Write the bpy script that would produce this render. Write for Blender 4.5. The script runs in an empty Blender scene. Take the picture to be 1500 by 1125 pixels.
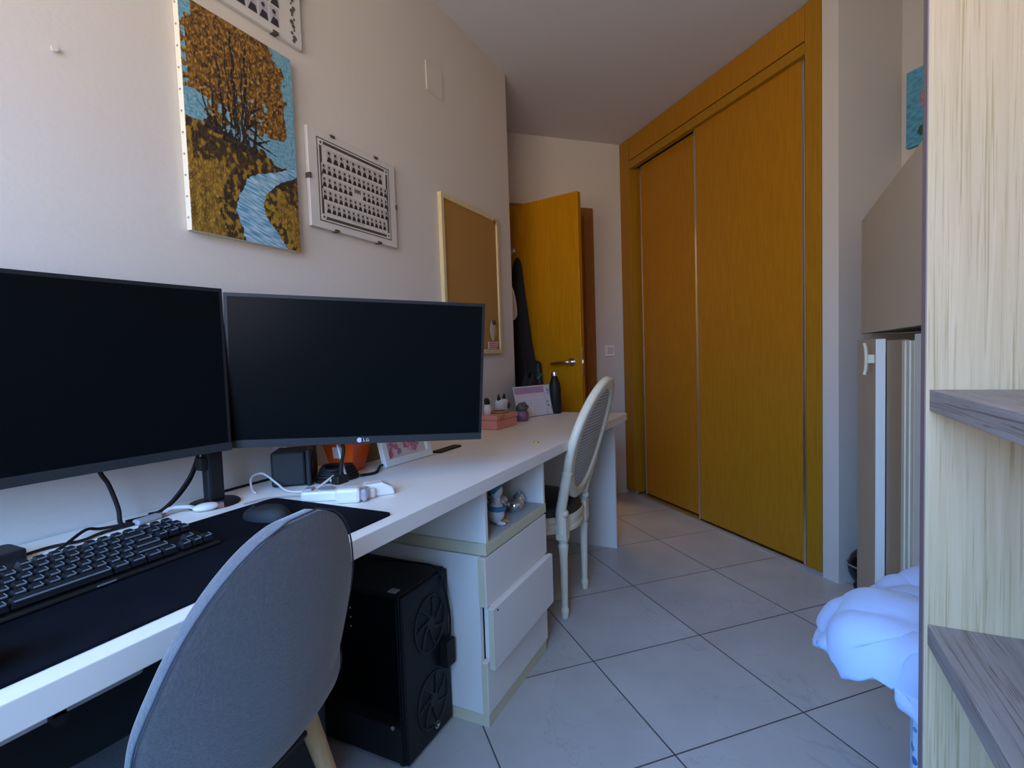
import bpy, math, random
from mathutils import Vector, Matrix, noise, Euler
random.seed(7)
SC = bpy.context.scene
COL = SC.collection
S = 2 ** -.5
R = math.radians

def W(x, y, z=0.0):
    """point given along the tile / wardrobe axes -> scene axes (scene X runs along the desk wall)"""
    return Vector(((x + y) * S, (y - x) * S, z))

# ------------------------------------------------------------------ materials
def new_mat(name):
    m = bpy.data.materials.new(name); m.use_nodes = True
    nt = m.node_tree
    return m, nt, nt.nodes['Principled BSDF']

def mat(name, col, rough=.5, metal=0., spec=.5, var=0., vscale=30., bump=0., bscale=200., emit=None, trans=0., coat=0., sheen=0., alpha=1.):
    m, nt, b = new_mat(name)
    b.inputs['Base Color'].default_value = (*col, 1)
    b.inputs['Roughness'].default_value = rough
    b.inputs['Metallic'].default_value = metal
    b.inputs['Specular IOR Level'].default_value = spec
    b.inputs['Transmission Weight'].default_value = trans
    b.inputs['Coat Weight'].default_value = coat
    b.inputs['Sheen Weight'].default_value = sheen
    tc = nt.nodes.new('ShaderNodeTexCoord')
    if var:
        n = nt.nodes.new('ShaderNodeTexNoise'); n.inputs['Scale'].default_value = vscale
        n.inputs['Detail'].default_value = 4
        nt.links.new(tc.outputs['Object'], n.inputs['Vector'])
        r = nt.nodes.new('ShaderNodeValToRGB')
        r.color_ramp.elements[0].position = .3; r.color_ramp.elements[1].position = .7
        r.color_ramp.elements[0].color = (*[c * (1 - var) for c in col], 1)
        r.color_ramp.elements[1].color = (*[min(1, c * (1 + var)) for c in col], 1)
        nt.links.new(n.outputs['Fac'], r.inputs['Fac']); nt.links.new(r.outputs['Color'], b.inputs['Base Color'])
    if bump:
        n = nt.nodes.new('ShaderNodeTexNoise'); n.inputs['Scale'].default_value = bscale
        n.inputs['Detail'].default_value = 3
        nt.links.new(tc.outputs['Object'], n.inputs['Vector'])
        bp = nt.nodes.new('ShaderNodeBump'); bp.inputs['Strength'].default_value = bump
        bp.inputs['Distance'].default_value = .004
        nt.links.new(n.outputs['Fac'], bp.inputs['Height']); nt.links.new(bp.outputs['Normal'], b.inputs['Normal'])
    return m

def wood(name, c0, c1, scale=(14, 14, 1.2), rough=.45, streak=None, sp=(.3, .7), nscale=6., bump=.1, rotz=0., spec=.18):
    """stretched noise grain; scale small along the grain axis"""
    m, nt, b = new_mat(name)
    tc = nt.nodes.new('ShaderNodeTexCoord'); mp = nt.nodes.new('ShaderNodeMapping')
    mp.inputs['Scale'].default_value = scale; mp.inputs['Rotation'].default_value = (0, 0, rotz)
    nt.links.new(tc.outputs['Object'], mp.inputs['Vector'])
    n = nt.nodes.new('ShaderNodeTexNoise'); n.inputs['Scale'].default_value = nscale
    n.inputs['Detail'].default_value = 8; n.inputs['Roughness'].default_value = .62; n.inputs['Distortion'].default_value = .6
    nt.links.new(mp.outputs['Vector'], n.inputs['Vector'])
    r = nt.nodes.new('ShaderNodeValToRGB')
    r.color_ramp.elements[0].position = sp[0]; r.color_ramp.elements[1].position = sp[1]
    r.color_ramp.elements[0].color = (*c0, 1); r.color_ramp.elements[1].color = (*c1, 1)
    nt.links.new(n.outputs['Fac'], r.inputs['Fac'])
    out = r.outputs['Color']
    if streak:
        mp2 = nt.nodes.new('ShaderNodeMapping'); mp2.inputs['Scale'].default_value = tuple(s * (3.5 if s > 3 else 1.2) for s in scale)
        nt.links.new(tc.outputs['Object'], mp2.inputs['Vector'])
        n2 = nt.nodes.new('ShaderNodeTexNoise'); n2.inputs['Scale'].default_value = nscale; n2.inputs['Detail'].default_value = 3
        n2.inputs['Distortion'].default_value = 1.2
        nt.links.new(mp2.outputs['Vector'], n2.inputs['Vector'])
        r2 = nt.nodes.new('ShaderNodeValToRGB'); r2.color_ramp.elements[0].position = .33; r2.color_ramp.elements[1].position = .45
        r2.color_ramp.elements[0].color = (1, 1, 1, 1); r2.color_ramp.elements[1].color = (0, 0, 0, 1)
        nt.links.new(n2.outputs['Fac'], r2.inputs['Fac'])
        mx = nt.nodes.new('ShaderNodeMix'); mx.data_type = 'RGBA'
        nt.links.new(r2.outputs['Color'], mx.inputs['Factor'])
        nt.links.new(out, mx.inputs[6]); mx.inputs[7].default_value = (*streak, 1)
        out = mx.outputs[2]
    nt.links.new(out, b.inputs['Base Color'])
    bp = nt.nodes.new('ShaderNodeBump'); bp.inputs['Strength'].default_value = bump; bp.inputs['Distance'].default_value = .002
    nt.links.new(n.outputs['Fac'], bp.inputs['Height']); nt.links.new(bp.outputs['Normal'], b.inputs['Normal'])
    b.inputs['Roughness'].default_value = rough; b.inputs['Specular IOR Level'].default_value = spec
    return m

def tiles_mat():
    m, nt, b = new_mat('floor_tile_ceramic')
    g = nt.nodes.new('ShaderNodeNewGeometry'); sx = nt.nodes.new('ShaderNodeSeparateXYZ')
    nt.links.new(g.outputs['Position'], sx.inputs[0])
    def M(op, a, c):
        n = nt.nodes.new('ShaderNodeMath'); n.operation = op
        for i, v in ((0, a), (1, c)):
            if v is None: continue
            if isinstance(v, (int, float)): n.inputs[i].default_value = v
            else: nt.links.new(v, n.inputs[i])
        return n.outputs[0]
    X, Y = sx.outputs['X'], sx.outputs['Y']
    wx = M('MULTIPLY', M('SUBTRACT', X, Y), S)
    wy = M('MULTIPLY', M('ADD', X, Y), S)
    def line(v, off, step, hw):
        q = M('DIVIDE', M('SUBTRACT', v, off), step)
        q = M('ADD', q, 50.5)
        fr = M('FRACT', q, None)
        d = M('ABSOLUTE', M('SUBTRACT', fr, .5), None)
        return M('LESS_THAN', d, hw / step), M('FLOOR', M('ADD', q, .5), None)
    l1, i1 = line(wx, .792, .4385, .0022); l2, i2 = line(wy, 1.103, .4495, .0022)
    gr = M('MAXIMUM', l1, l2)
    wn = nt.nodes.new('ShaderNodeTexWhiteNoise'); wn.noise_dimensions = '2D'
    cv = nt.nodes.new('ShaderNodeCombineXYZ'); nt.links.new(i1, cv.inputs[0]); nt.links.new(i2, cv.inputs[1])
    nt.links.new(cv.outputs[0], wn.inputs['Vector'])
    n = nt.nodes.new('ShaderNodeTexNoise'); n.inputs['Scale'].default_value = 3.5; n.inputs['Detail'].default_value = 7; n.inputs['Roughness'].default_value = .6
    vadd = nt.nodes.new('ShaderNodeVectorMath'); vadd.operation = 'ADD'
    vs = nt.nodes.new('ShaderNodeVectorMath'); vs.operation = 'SCALE'; vs.inputs['Scale'].default_value = 9
    nt.links.new(wn.outputs['Color'], vs.inputs[0]); nt.links.new(g.outputs['Position'], vadd.inputs[0]); nt.links.new(vs.outputs[0], vadd.inputs[1])
    nt.links.new(vadd.outputs[0], n.inputs['Vector'])
    r = nt.nodes.new('ShaderNodeValToRGB'); r.color_ramp.elements[0].position = .3; r.color_ramp.elements[1].position = .72
    r.color_ramp.elements[0].color = (.44, .43, .41, 1); r.color_ramp.elements[1].color = (.54, .535, .51, 1)
    nt.links.new(n.outputs['Fac'], r.inputs['Fac'])
    # thin pale veins
    n3 = nt.nodes.new('ShaderNodeTexNoise'); n3.inputs['Scale'].default_value = 2.2; n3.inputs['Detail'].default_value = 5; n3.inputs['Distortion'].default_value = 1.5
    nt.links.new(vadd.outputs[0], n3.inputs['Vector'])
    dd = M('ABSOLUTE', M('SUBTRACT', n3.outputs['Fac'], .5), None)
    vein = M('MULTIPLY', M('LESS_THAN', dd, .004), .25)
    mxv = nt.nodes.new('ShaderNodeMix'); mxv.data_type = 'RGBA'; nt.links.new(vein, mxv.inputs['Factor'])
    nt.links.new(r.outputs['Color'], mxv.inputs[6]); mxv.inputs[7].default_value = (.27, .265, .26, 1)
    mx = nt.nodes.new('ShaderNodeMix'); mx.data_type = 'RGBA'
    nt.links.new(gr, mx.inputs['Factor']); nt.links.new(mxv.outputs[2], mx.inputs[6]); mx.inputs[7].default_value = (.07, .068, .065, 1)
    nt.links.new(mx.outputs[2], b.inputs['Base Color'])
    rr = nt.nodes.new('ShaderNodeMapRange'); rr.inputs['To Min'].default_value = .26; rr.inputs['To Max'].default_value = .42
    nt.links.new(n.outputs['Fac'], rr.inputs['Value']); nt.links.new(rr.outputs[0], b.inputs['Roughness'])
    bp = nt.nodes.new('ShaderNodeBump'); bp.inputs['Strength'].default_value = .5; bp.inputs['Distance'].default_value = .002; bp.invert = True
    nt.links.new(gr, bp.inputs['Height']); nt.links.new(bp.outputs['Normal'], b.inputs['Normal'])
    return m

def vcol_mat(name, rough=.6, bump=0., attr='Col'):
    m, nt, b = new_mat(name)
    a = nt.nodes.new('ShaderNodeVertexColor'); a.layer_name = attr
    nt.links.new(a.outputs['Color'], b.inputs['Base Color']); b.inputs['Roughness'].default_value = rough
    if bump:
        tc = nt.nodes.new('ShaderNodeTexCoord'); n = nt.nodes.new('ShaderNodeTexNoise')
        n.inputs['Scale'].default_value = 140; n.inputs['Detail'].default_value = 4
        mp = nt.nodes.new('ShaderNodeMapping'); mp.inputs['Rotation'].default_value = (0, .6, 0); mp.inputs['Scale'].default_value = (1, 1, .45)
        nt.links.new(tc.outputs['Object'], mp.inputs[0]); nt.links.new(mp.outputs[0], n.inputs['Vector'])
        bp = nt.nodes.new('ShaderNodeBump'); bp.inputs['Strength'].default_value = bump; bp.inputs['Distance'].default_value = .006
        nt.links.new(n.outputs['Fac'], bp.inputs['Height']); nt.links.new(bp.outputs['Normal'], b.inputs['Normal'])
    return m

MW = mat('wall_plaster', (.64, .58, .51), .85, var=.015, vscale=3, bump=.12, bscale=60)
MC = mat('ceiling_plaster', (.62, .60, .58), .9, bump=.08, bscale=50)
MT = tiles_mat()
OAK = wood('orange_oak_veneer', (.37, .148, .007), (.47, .200, .011), (16, 16, 1.1), .38)
OAKF = wood('orange_oak_frame', (.33, .148, .007), (.41, .188, .012), (16, 16, 1.1), .4)
DOORW = wood('honey_door_veneer', (.42, .17, .002), (.54, .225, .004), (14, 14, .9), .35)
DOORF = wood('brown_door_casing', (.25, .10, .025), (.33, .14, .035), (16, 16, 1.1), .4)
SHW = wood('pale_grooved_oak', (.455, .338, .195), (.555, .42, .26), (30, 30, 1.1), .55, streak=(.37, .275, .14), nscale=3.4, bump=.15)
SHD = wood('grey_brown_oak', (.23, .20, .18), (.32, .285, .26), (1.6, 26, 26), .5, streak=(.15, .115, .095), nscale=3.2, bump=.3)
ALU = mat('brushed_aluminium', (.75, .75, .73), .3, 1.)
CHR = mat('satin_chrome', (.7, .68, .65), .22, 1.)
WHITE = mat('white_laminate', (.84, .78, .69), .42, var=.01, vscale=8)
CREAM = mat('yellowed_edge_band', (.66, .60, .40), .5)
TAUPE = mat('taupe_laminate', (.52, .45, .33), .55, var=.03, vscale=6)
CREAMP = mat('cream_paint', (.66, .65, .52), .5)
PALEW = mat('pale_white_lacquer', (.74, .76, .72), .45)
BLK = mat('black_plastic', (.010, .0095, .0095), .5, spec=.3)
BLK2 = mat('black_matte', (.008, .008, .009), .7)
BEZ = mat('bezel_black', (.011, .012, .013), .5, spec=.3)
SCRN = mat('dark_screen', (.003, .0042, .0045), .30, spec=.06)
GLASS = mat('tinted_side_glass', (.004, .005, .006), .06, spec=.6)
MAT_ = mat('black_cloth_mat', (.004, .005, .008), .85, var=.25, vscale=12, spec=.08)
KEYM = mat('keycap_black', (.011, .012, .014), .45, spec=.3)
KEYE = mat('key_glint_and_brand', (.16, .19, .21), .5)
FAB = mat('grey_velvet_fabric', (.10, .098, .098), .95, var=.13, vscale=170, bump=.35, bscale=260, sheen=.45)
FABP = mat('grey_piping', (.05, .055, .07), .9)
BEECH = wood('beech_leg', (.48, .29, .12), (.62, .41, .19), (18, 18, 2), .45)
IVORY = mat('ivory_paint', (.78, .68, .50), .45, var=.05, vscale=25)
SEATF = mat('dark_green_leather', (.018, .026, .026), .42, var=.1, vscale=10)
ORANGE = mat('orange_gloss_plastic', (.82, .10, .008), .3)
WPL = mat('white_plastic', (.70, .66, .60), .4)
GPL = mat('grey_plastic', (.30, .30, .31), .4)
CLR = mat('clear_pinkish_plastic', (.62, .56, .60), .15, trans=.5)
CABW = mat('white_cable', (.58, .55, .50), .5)
CABB = mat('black_cable', (.012, .010, .009), .55, spec=.2)
PINKB = mat('salmon_pink_card', (.68, .29, .25), .55)
CORK = mat('cork', (.38, .19, .04), .9, var=.12, vscale=260, bump=.2, bscale=300)
PINE = wood('pale_pine_frame', (.58, .44, .22), (.70, .56, .31), (10, 10, 2), .5)
PAPER = mat('off_white_paper', (.60, .57, .53), .7, var=.02, vscale=12)
DUV = mat('pale_blue_duvet_cloth', (.42, .57, .86), .9, bump=.15, bscale=120, sheen=.2)
DUVL = DUV

# ------------------------------------------------------------------ mesh builder
class MB:
    def __init__(s): s.v = []; s.f = []; s.mi = []; s.sm = []
    def add(s, vs, fs, mi=0, smooth=False):
        o = len(s.v); s.v += [tuple(v) for v in vs]
        for f in fs: s.f.append(tuple(o + i for i in f)); s.mi.append(mi); s.sm.append(smooth)
        return s
    def box(s, a, b, mi=0, mtx=None):
        x0, y0, z0 = a; x1, y1, z1 = b
        vs = [Vector(p) for p in ((x0,y0,z0),(x1,y0,z0),(x1,y1,z0),(x0,y1,z0),(x0,y0,z1),(x1,y0,z1),(x1,y1,z1),(x0,y1,z1))]
        if mtx: vs = [mtx @ v for v in vs]
        return s.add(vs, [(0,3,2,1),(4,5,6,7),(0,1,5,4),(1,2,6,5),(2,3,7,6),(3,0,4,7)], mi)
    def cyl(s, p0, p1, r0, r1=None, n=20, mi=0, caps=True, smooth=True):
        p0, p1 = Vector(p0), Vector(p1); r1 = r0 if r1 is None else r1
        d = (p1 - p0).normalized(); u = d.orthogonal().normalized(); w = d.cross(u)
        vs = []
        for p, r in ((p0, r0), (p1, r1)):
            for i in range(n):
                t = 2 * math.pi * i / n; vs.append(p + (u * math.cos(t) + w * math.sin(t)) * r)
        s.add(vs, [(i, (i + 1) % n, n + (i + 1) % n, n + i) for i in range(n)], mi, smooth)
        if caps:
            s.add(vs[:n], [tuple(range(n))[::-1]], mi); s.add(vs[n:], [tuple(range(n))], mi)
        return s
    def lathe(s, prof, c=(0, 0, 0), n=28, mi=0, sx=1., sy=1.):
        vs = []
        for r, z in prof:
            for i in range(n):
                t = 2 * math.pi * i / n; vs.append((c[0] + math.cos(t) * r * sx, c[1] + math.sin(t) * r * sy, c[2] + z))
        fs = []
        for k in range(len(prof) - 1):
            for i in range(n):
                j = (i + 1) % n; fs.append((k*n+i, k*n+j, (k+1)*n+j, (k+1)*n+i))
        s.add(vs, fs, mi, True)
        if prof[0][0] > 1e-4: s.add(vs[:n], [tuple(range(n))[::-1]], mi)
        if prof[-1][0] > 1e-4: s.add(vs[-n:], [tuple(range(n))], mi)
        return s
    def tube(s, pts, r, n=10, mi=0, closed=False, sub=6, ry=None):
        P = [Vector(p) for p in pts]
        if sub > 1: P = catmull(P, sub, closed)
        m = len(P); rs = r if isinstance(r, (list, tuple)) else None
        vs = []; prev = None
        for k in range(m):
            d = (P[(k + 1) % m] - P[k - 1]) if closed else (P[min(k + 1, m - 1)] - P[max(k - 1, 0)])
            d.normalize()
            if prev is None: u = d.orthogonal().normalized()
            else:
                u = prev - d * prev.dot(d)
                u = u.normalized() if u.length > 1e-6 else d.orthogonal().normalized()
            prev = u; w = d.cross(u)
            if rs:
                t = k / (m - 1) * (len(rs) - 1); i = min(int(t), len(rs) - 2); rr = rs[i] + (rs[i + 1] - rs[i]) * (t - i)
            else: rr = r
            for i in range(n):
                t = 2 * math.pi * i / n; vs.append(P[k] + (u * math.cos(t) + w * math.sin(t)) * rr)
        fs = []
        for k in range(m if closed else m - 1):
            k2 = (k + 1) % m
            for i in range(n):
                j = (i + 1) % n; fs.append((k*n+i, k*n+j, k2*n+j, k2*n+i))
        s.add(vs, fs, mi, True)
        if not closed:
            s.add(vs[:n], [tuple(range(n))[::-1]], mi, True); s.add(vs[-n:], [tuple(range(n))], mi, True)
        return s
    def prism(s, poly, z0, z1, mi=0, f=None):
        """poly 2D list extruded; f maps (x, y, z) -> point"""
        f = f or (lambda x, y, z: (x, y, z)); n = len(poly)
        vs = [f(x, y, z0) for x, y in poly] + [f(x, y, z1) for x, y in poly]
        return s.add(vs, [tuple(range(n))[::-1], tuple(range(n, 2 * n))] + [(i, (i + 1) % n, n + (i + 1) % n, n + i) for i in range(n)], mi)
    def sphere(s, c, r, mi=0, n=20, sc=(1, 1, 1), mtx=None):
        vs = []; m = n // 2
        for a in range(m + 1):
            ph = math.pi * a / m
            for i in range(n):
                t = 2 * math.pi * i / n
                v = Vector((math.sin(ph) * math.cos(t) * r * sc[0], math.sin(ph) * math.sin(t) * r * sc[1], math.cos(ph) * r * sc[2]))
                if mtx: v = mtx @ v
                vs.append(v + Vector(c))
        fs = []
        for a in range(m):
            for i in range(n):
                j = (i + 1) % n; fs.append((a*n+i, (a+1)*n+i, (a+1)*n+j, a*n+j))
        return s.add(vs, fs, mi, True)
    def grid(s, nu, nv, fn, mi=0, smooth=True, wrap=False):
        vs = [fn(i / (nu - (0 if wrap else 1)), j / (nv - 1)) for j in range(nv) for i in range(nu)]
        fs = []
        for j in range(nv - 1):
            for i in range(nu if wrap else nu - 1):
                i2 = (i + 1) % nu; fs.append((j*nu+i, j*nu+i2, (j+1)*nu+i2, (j+1)*nu+i))
        return s.add(vs, fs, mi, smooth)
    def build(s, name, m, parent=None, bevel=0., seg=2, loc=None, rot=None, solid=0., subd=0, weld=False):
        me = bpy.data.meshes.new(name); me.from_pydata(s.v, [], s.f)
        for mm in (m if isinstance(m, (list, tuple)) else [m]): me.materials.append(mm)
        me.polygons.foreach_set('material_index', s.mi); me.polygons.foreach_set('use_smooth', s.sm); me.update()
        o = bpy.data.objects.new(name, me); COL.objects.link(o)
        if parent: o.parent = parent
        if loc is not None: o.location = loc
        if rot is not None: o.rotation_euler = rot
        if weld:
            w = o.modifiers.new('weld', 'WELD'); w.merge_threshold = 1e-4
        if solid:
            w = o.modifiers.new('solid', 'SOLIDIFY'); w.thickness = solid; w.offset = -1
        if bevel:
            w = o.modifiers.new('bevel', 'BEVEL'); w.width = bevel; w.segments = seg; w.limit_method = 'ANGLE'; w.angle_limit = R(40)
        if subd:
            w = o.modifiers.new('subd', 'SUBSURF'); w.levels = subd; w.render_levels = subd
        return o

def catmull(P, sub, closed=False):
    out = []; n = len(P)
    rng = range(n) if closed else range(n - 1)
    for i in rng:
        p0 = P[(i - 1) % n] if (closed or i > 0) else P[0] * 2 - P[1]
        p1 = P[i]; p2 = P[(i + 1) % n]
        p3 = P[(i + 2) % n] if (closed or i + 2 < n) else p2 * 2 - p1
        for k in range(sub):
            t = k / sub
            out.append(.5 * ((2 * p1) + (p2 - p0) * t + (2*p0 - 5*p1 + 4*p2 - p3) * t*t + (-p0 + 3*p1 - 3*p2 + p3) * t**3))
    if not closed: out.append(P[-1].copy())
    return out

def rrect_(x0, y0, x1, y1, r, n=5):
    out = []
    for cx, cy, a0 in ((x1 - r, y1 - r, 0), (x0 + r, y1 - r, 90), (x0 + r, y0 + r, 180), (x1 - r, y0 + r, 270)):
        for k in range(n + 1):
            t = R(a0 + 90 * k / n); out.append((cx + r * math.cos(t), cy + r * math.sin(t)))
    return out
def tag(o, label, cat, group=None, kind=None):
    o['label'] = label; o['category'] = cat
    if group: o['group'] = group
    if kind: o['kind'] = kind
    return o
def thing(name, label, cat, loc=(0, 0, 0), rz=0., group=None):
    o = bpy.data.objects.new(name, None); COL.objects.link(o); o.empty_display_size = .05
    o.location = loc; o.rotation_euler = (0, 0, rz)
    return tag(o, label, cat, group)
def struct(o): o['kind'] = 'structure'; return o

# ------------------------------------------------------------------ room shell
RX = -.85      # plane of the window wall, behind the viewpoint
H = 2.57
WALLY = 1.255
def wall(name, p0, p1, z0=0., z1=H, t=.1, m=MW, side=1):
    """slab whose inner face runs p0->p1; thickness to the left of the direction (side=1)"""
    p0, p1 = Vector(p0[:2]), Vector(p1[:2]); d = (p1 - p0).normalized(); nrm = Vector((-d.y, d.x)) * side * t
    q = [p0, p1, p1 + nrm, p0 + nrm]
    if side < 0: q = q[::-1]
    b = MB(); b.prism([(v.x, v.y) for v in q], z0, z1)
    return struct(b.build(name, m))

fl = MB(); fl.box((RX - .1, -2.1, -.08), (4.9, 3.0, 0)); struct(fl.build('floor', MT))
ce = MB(); ce.box((RX - .1, -2.1, H), (4.9, 3.0, H + .08)); struct(ce.build('ceiling', MC))
CA = W(.951, 2.726)                       # the outside corner where the desk wall ends
wall('wall_left', (RX, WALLY), (CA.x, WALLY), t=.12)
# recess wall beyond the corner
wall('wall_recess', W(.951, 2.729), W(.951, 3.406), t=.14)
# far wall with doorway
DX0, DX1, DH = 1.03, 1.745, 2.035
fw = MB()
def wb(bm, x0, x1, y0, y1, z0, z1, mi=0):
    q = [W(x0, y0), W(x1, y0), W(x1, y1), W(x0, y1)]
    bm.prism([(v.x, v.y) for v in q], z0, z1, mi)
wb(fw, .80, DX0, 3.407, 3.507, 0, H); wb(fw, DX1, 2.75, 3.407, 3.507, 0, H); wb(fw, DX0, DX1, 3.407, 3.507, DH, H)
struct(fw.build('wall_far', MW))
hl = MB(); wb(hl, .7, 2.3, 4.3, 4.4, 0, H); wb(hl, .7, .8, 3.507, 4.3, 0, H); wb(hl, 2.2, 2.3, 3.507, 4.3, 0, H)
struct(hl.build('wall_hallway', MW))
# wall the wardrobe is let into
wr = MB(); wb(wr, 2.062, 2.75, 1.664, 1.742, 0, H); wb(wr, 2.441, 2.54, .3, 1.664, 0, H); wb(wr, 2.65, 2.75, 1.742, 3.407, 0, H)
struct(wr.build('wall_right', MW))
# window side of the room, behind the viewpoint
BB = -1.5
wall('wall_near_right', (W(2.441, .319).x, BB), (RX, BB), side=1)
wn = MB()
WY0, WY1, WZ0, WZ1 = -.30, 1.12, .85, 2.2
wn.box((RX - .1, BB - .1, 0), (RX, WY0, H)); wn.box((RX - .1, WY1, 0), (RX, WALLY + .12, H))
wn.box((RX - .1, WY0, 0), (RX, WY1, WZ0)); wn.box((RX - .1, WY0, WZ1), (RX, WY1, H))
struct(wn.build('wall_window', MW))
wf = MB(); fwid = .05
for a, b in (((WY0, WZ0), (WY1, WZ0 + fwid)), ((WY0, WZ1 - fwid), (WY1, WZ1)), ((WY0, WZ0 + fwid), (WY0 + fwid, WZ1 - fwid)), ((WY1 - fwid, WZ0 + fwid), (WY1, WZ1 - fwid)), (((WY0 + WY1) / 2 - .03, WZ0 + fwid), ((WY0 + WY1) / 2 + .03, WZ1 - fwid))):
    wf.box((RX - .085, a[0], a[1]), (RX - .035, b[0], b[1]))
struct(wf.build('window_1', PALEW, bevel=.004))
# door frame
df = MB()
wb(df, DX0 - .07, DX0, 3.393, 3.406, 0, DH + .06); wb(df, DX1, DX1 + .075, 3.393, 3.406, 0, DH + .06); wb(df, DX0, DX1, 3.393, 3.406, DH, DH + .06)
wb(df, DX0, DX0 + .02, 3.407, 3.507, 0, DH - .02); wb(df, DX1 - .02, DX1, 3.407, 3.507, 0, DH - .02); wb(df, DX0, DX1, 3.407, 3.507, DH - .02, DH)
struct(df.build('trim_1', DOORF))

# ------------------------------------------------------------------ wardrobe
wd = thing('fitted_wardrobe', 'tall orange oak fitted wardrobe with two sliding doors beside the room door', 'wardrobe', W(2.06, 1.744), -R(45))
# local frame: x deeper into wall, y along wardrobe (0..1.663)
L = 1.66
def wbx(name, x0, x1, y0, y1, z0, z1, m=OAK, par=wd, bev=.0015):
    b = MB(); b.box((x0, y0, z0), (x1, y1, z1)); return b.build(name, m, par, bevel=bev)
wbx('side_jamb', -.006, .55, 0, .078, .02, H - .003, OAKF); wbx('side_jamb', -.006, .55, L - .115, L, .02, H - .003, OAKF)
wbx('jamb_foot', .002, .03, .002, .076, 0, .02, GPL); wbx('jamb_foot', .002, .03, L - .11, L - .004, 0, .02, GPL)
wbx('fascia_panel', .0, .03, .085, L - .121, 2.415, H - .004, OAK)
wbx('header_rail', -.008, .03, .079, L - .116, 2.352, 2.403, OAKF)
wbx('interior', .50, .545, .08, L - .117, 0.02, 2.40, BLK2)
wbx('floor_track', .012, .10, .08, L - .117, 0, .014, ALU)
wbx('top_track', .032, .10, .08, L - .117, 2.37, 2.40, BLK2)
def slide(x, y0, y1):
    d = wbx('sliding_door', x, x + .024, y0 + .016, y1 - .016, .022, 2.362, OAK)
    for a, b in ((y0, y0 + .016), (y1 - .016, y1)):
        e = MB(); e.box((x - .005, a + .0005, .016), (x + .03, b - .0005, 2.364)); e.build('edge_profile', ALU, d, bevel=.002)
    return d
slide(.022, .100, .868)
slide(.062, .835, 1.505)
m_ = MB(); m_.box((.066, .082, .016), (.09, .097, 2.362)); m_.build('edge_profile', ALU, wd)

# ------------------------------------------------------------------ room door
hinge = W(1.05, 3.388); fe = W(1.435, 2.845)
dv = fe - hinge; dlen = dv.length; drz = math.atan2(dv.y, dv.x)
dr = thing('room_door', 'honey coloured flat wooden room door standing half open with lever handle', 'door', hinge, drz)
leaf = MB(); leaf.box((0, -.02, .01), (dlen, .018, 2.02)); lf = leaf.build('door_leaf', DOORW, dr, bevel=.002)
# side facing the viewer is local -y or +y? decided by the camera side
side = -1
sgn = 1 if Vector((0, 0, 0)).xy.cross(Vector((0, 0)).xy) else 1
nrm = Vector((-math.sin(drz), math.cos(drz)))
face = 1 if (Vector((0, 0)) - Vector((hinge.x, hinge.y))).dot(nrm) > 0 else -1
fy = .018 if face > 0 else -.02
hd = MB(); hx = dlen - .065; hz = 1.005
hd.cyl((hx, fy, hz), (hx, fy + face * .009, hz), .026); hd.tube([(hx, fy + face * .008, hz), (hx, fy + face * .04, hz), (hx - .02, fy + face * .05, hz), (hx - .07, fy + face * .052, hz - .003), (hx - .125, fy + face * .046, hz - .008)], [.010, .010, .011, .010, .008], n=12)
hd.build('lever_handle', CHR, dr)
lp = MB(); lp.box((dlen, -.011, hz - .085), (dlen + .0015, .009, hz + .085)); pl = lp.build('latch_plate', CHR, dr)
lb = MB(); lb.box((dlen + .0015, -.007, hz - .012), (dlen + .009, .006, hz + .010)); lb.build('latch_bolt', CHR, pl)

# hooks and clothes on the door
def onleaf(s_, off, z):       # point on the visible face of the leaf, s_ metres from hinge
    d = dv.normalized(); n2 = Vector((nrm.x, nrm.y, 0)) * face
    return hinge + d * s_ + n2 * (off + .02) + Vector((0, 0, z))
def coat(name, s0, z0, z1, w0, w1, t0, t1, seed, m, label, cat):
    d = dv.normalized(); n2 = Vector((nrm.x, nrm.y, 0)) * face
    b = MB()
    def fn(u, v):
        a = 2 * math.pi * u; z = z0 + (z1 - z0) * v
        w = w0 + (w1 - w0) * (v ** 1.3); t = t0 + (t1 - t0) * v
        k = 1 + .16 * math.sin(a * 5 + seed + v * 2) * (.3 + v) + .10 * noise.noise(Vector((math.cos(a) * 2, math.sin(a) * 2, v * 4 + seed)))
        if v < .02: k *= .35
        if v > .98: k *= .72
        p = hinge + d * (s0 + math.cos(a) * w * k) + n2 * (.026 + t * .95 + math.sin(a) * t * min(k, 1.0 if math.sin(a) < 0 else 9)) + Vector((0, 0, z))
        return p
    b.grid(36, 26, fn, wrap=True)
    o = b.build(name, m, None, subd=1)
    return tag(o, label, cat, 'clothes and bags hanging on the door')
CLOB = mat('black_coat_cloth', (.006, .006, .007), .8, bump=.2, bscale=90)
CLOG = mat('dark_grey_nylon', (.012, .013, .015), .5)
hk = thing('coat_hook', 'chrome coat hook fixed near the hinge side of the door', 'hook', onleaf(.195, 0, 1.70))
hkb = MB(); d_ = dv.normalized(); n_ = Vector((nrm.x, nrm.y, 0)) * face
hkb.tube([(0, 0, .05), n_ * .02 + Vector((0, 0, .02)), n_ * .045 + Vector((0, 0, 0)), n_ * .06 + Vector((0, 0, .03))], .006, n=8); hkb.sphere(n_ * .06 + Vector((0, 0, .034)), .013, n=12)
hkb.build('hook_arm', CHR, hk)
hp = MB(); hp.cyl(n_ * -.0, n_ * .006, .022); hp.build('hook_plate', CHR, hk, loc=(0, 0, .04))
coat('black_coat', .235, 1.68, .60, .032, .185, .02, .065, 1.3, CLOB, 'long black coat hanging from the chrome hook on the door', 'coat')
coat('dark_backpack', .36, 1.02, .66, .03, .07, .02, .045, 4.1, CLOG, 'dark grey nylon bag hanging low beside the black coat', 'bag')
tb = MB()
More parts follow.
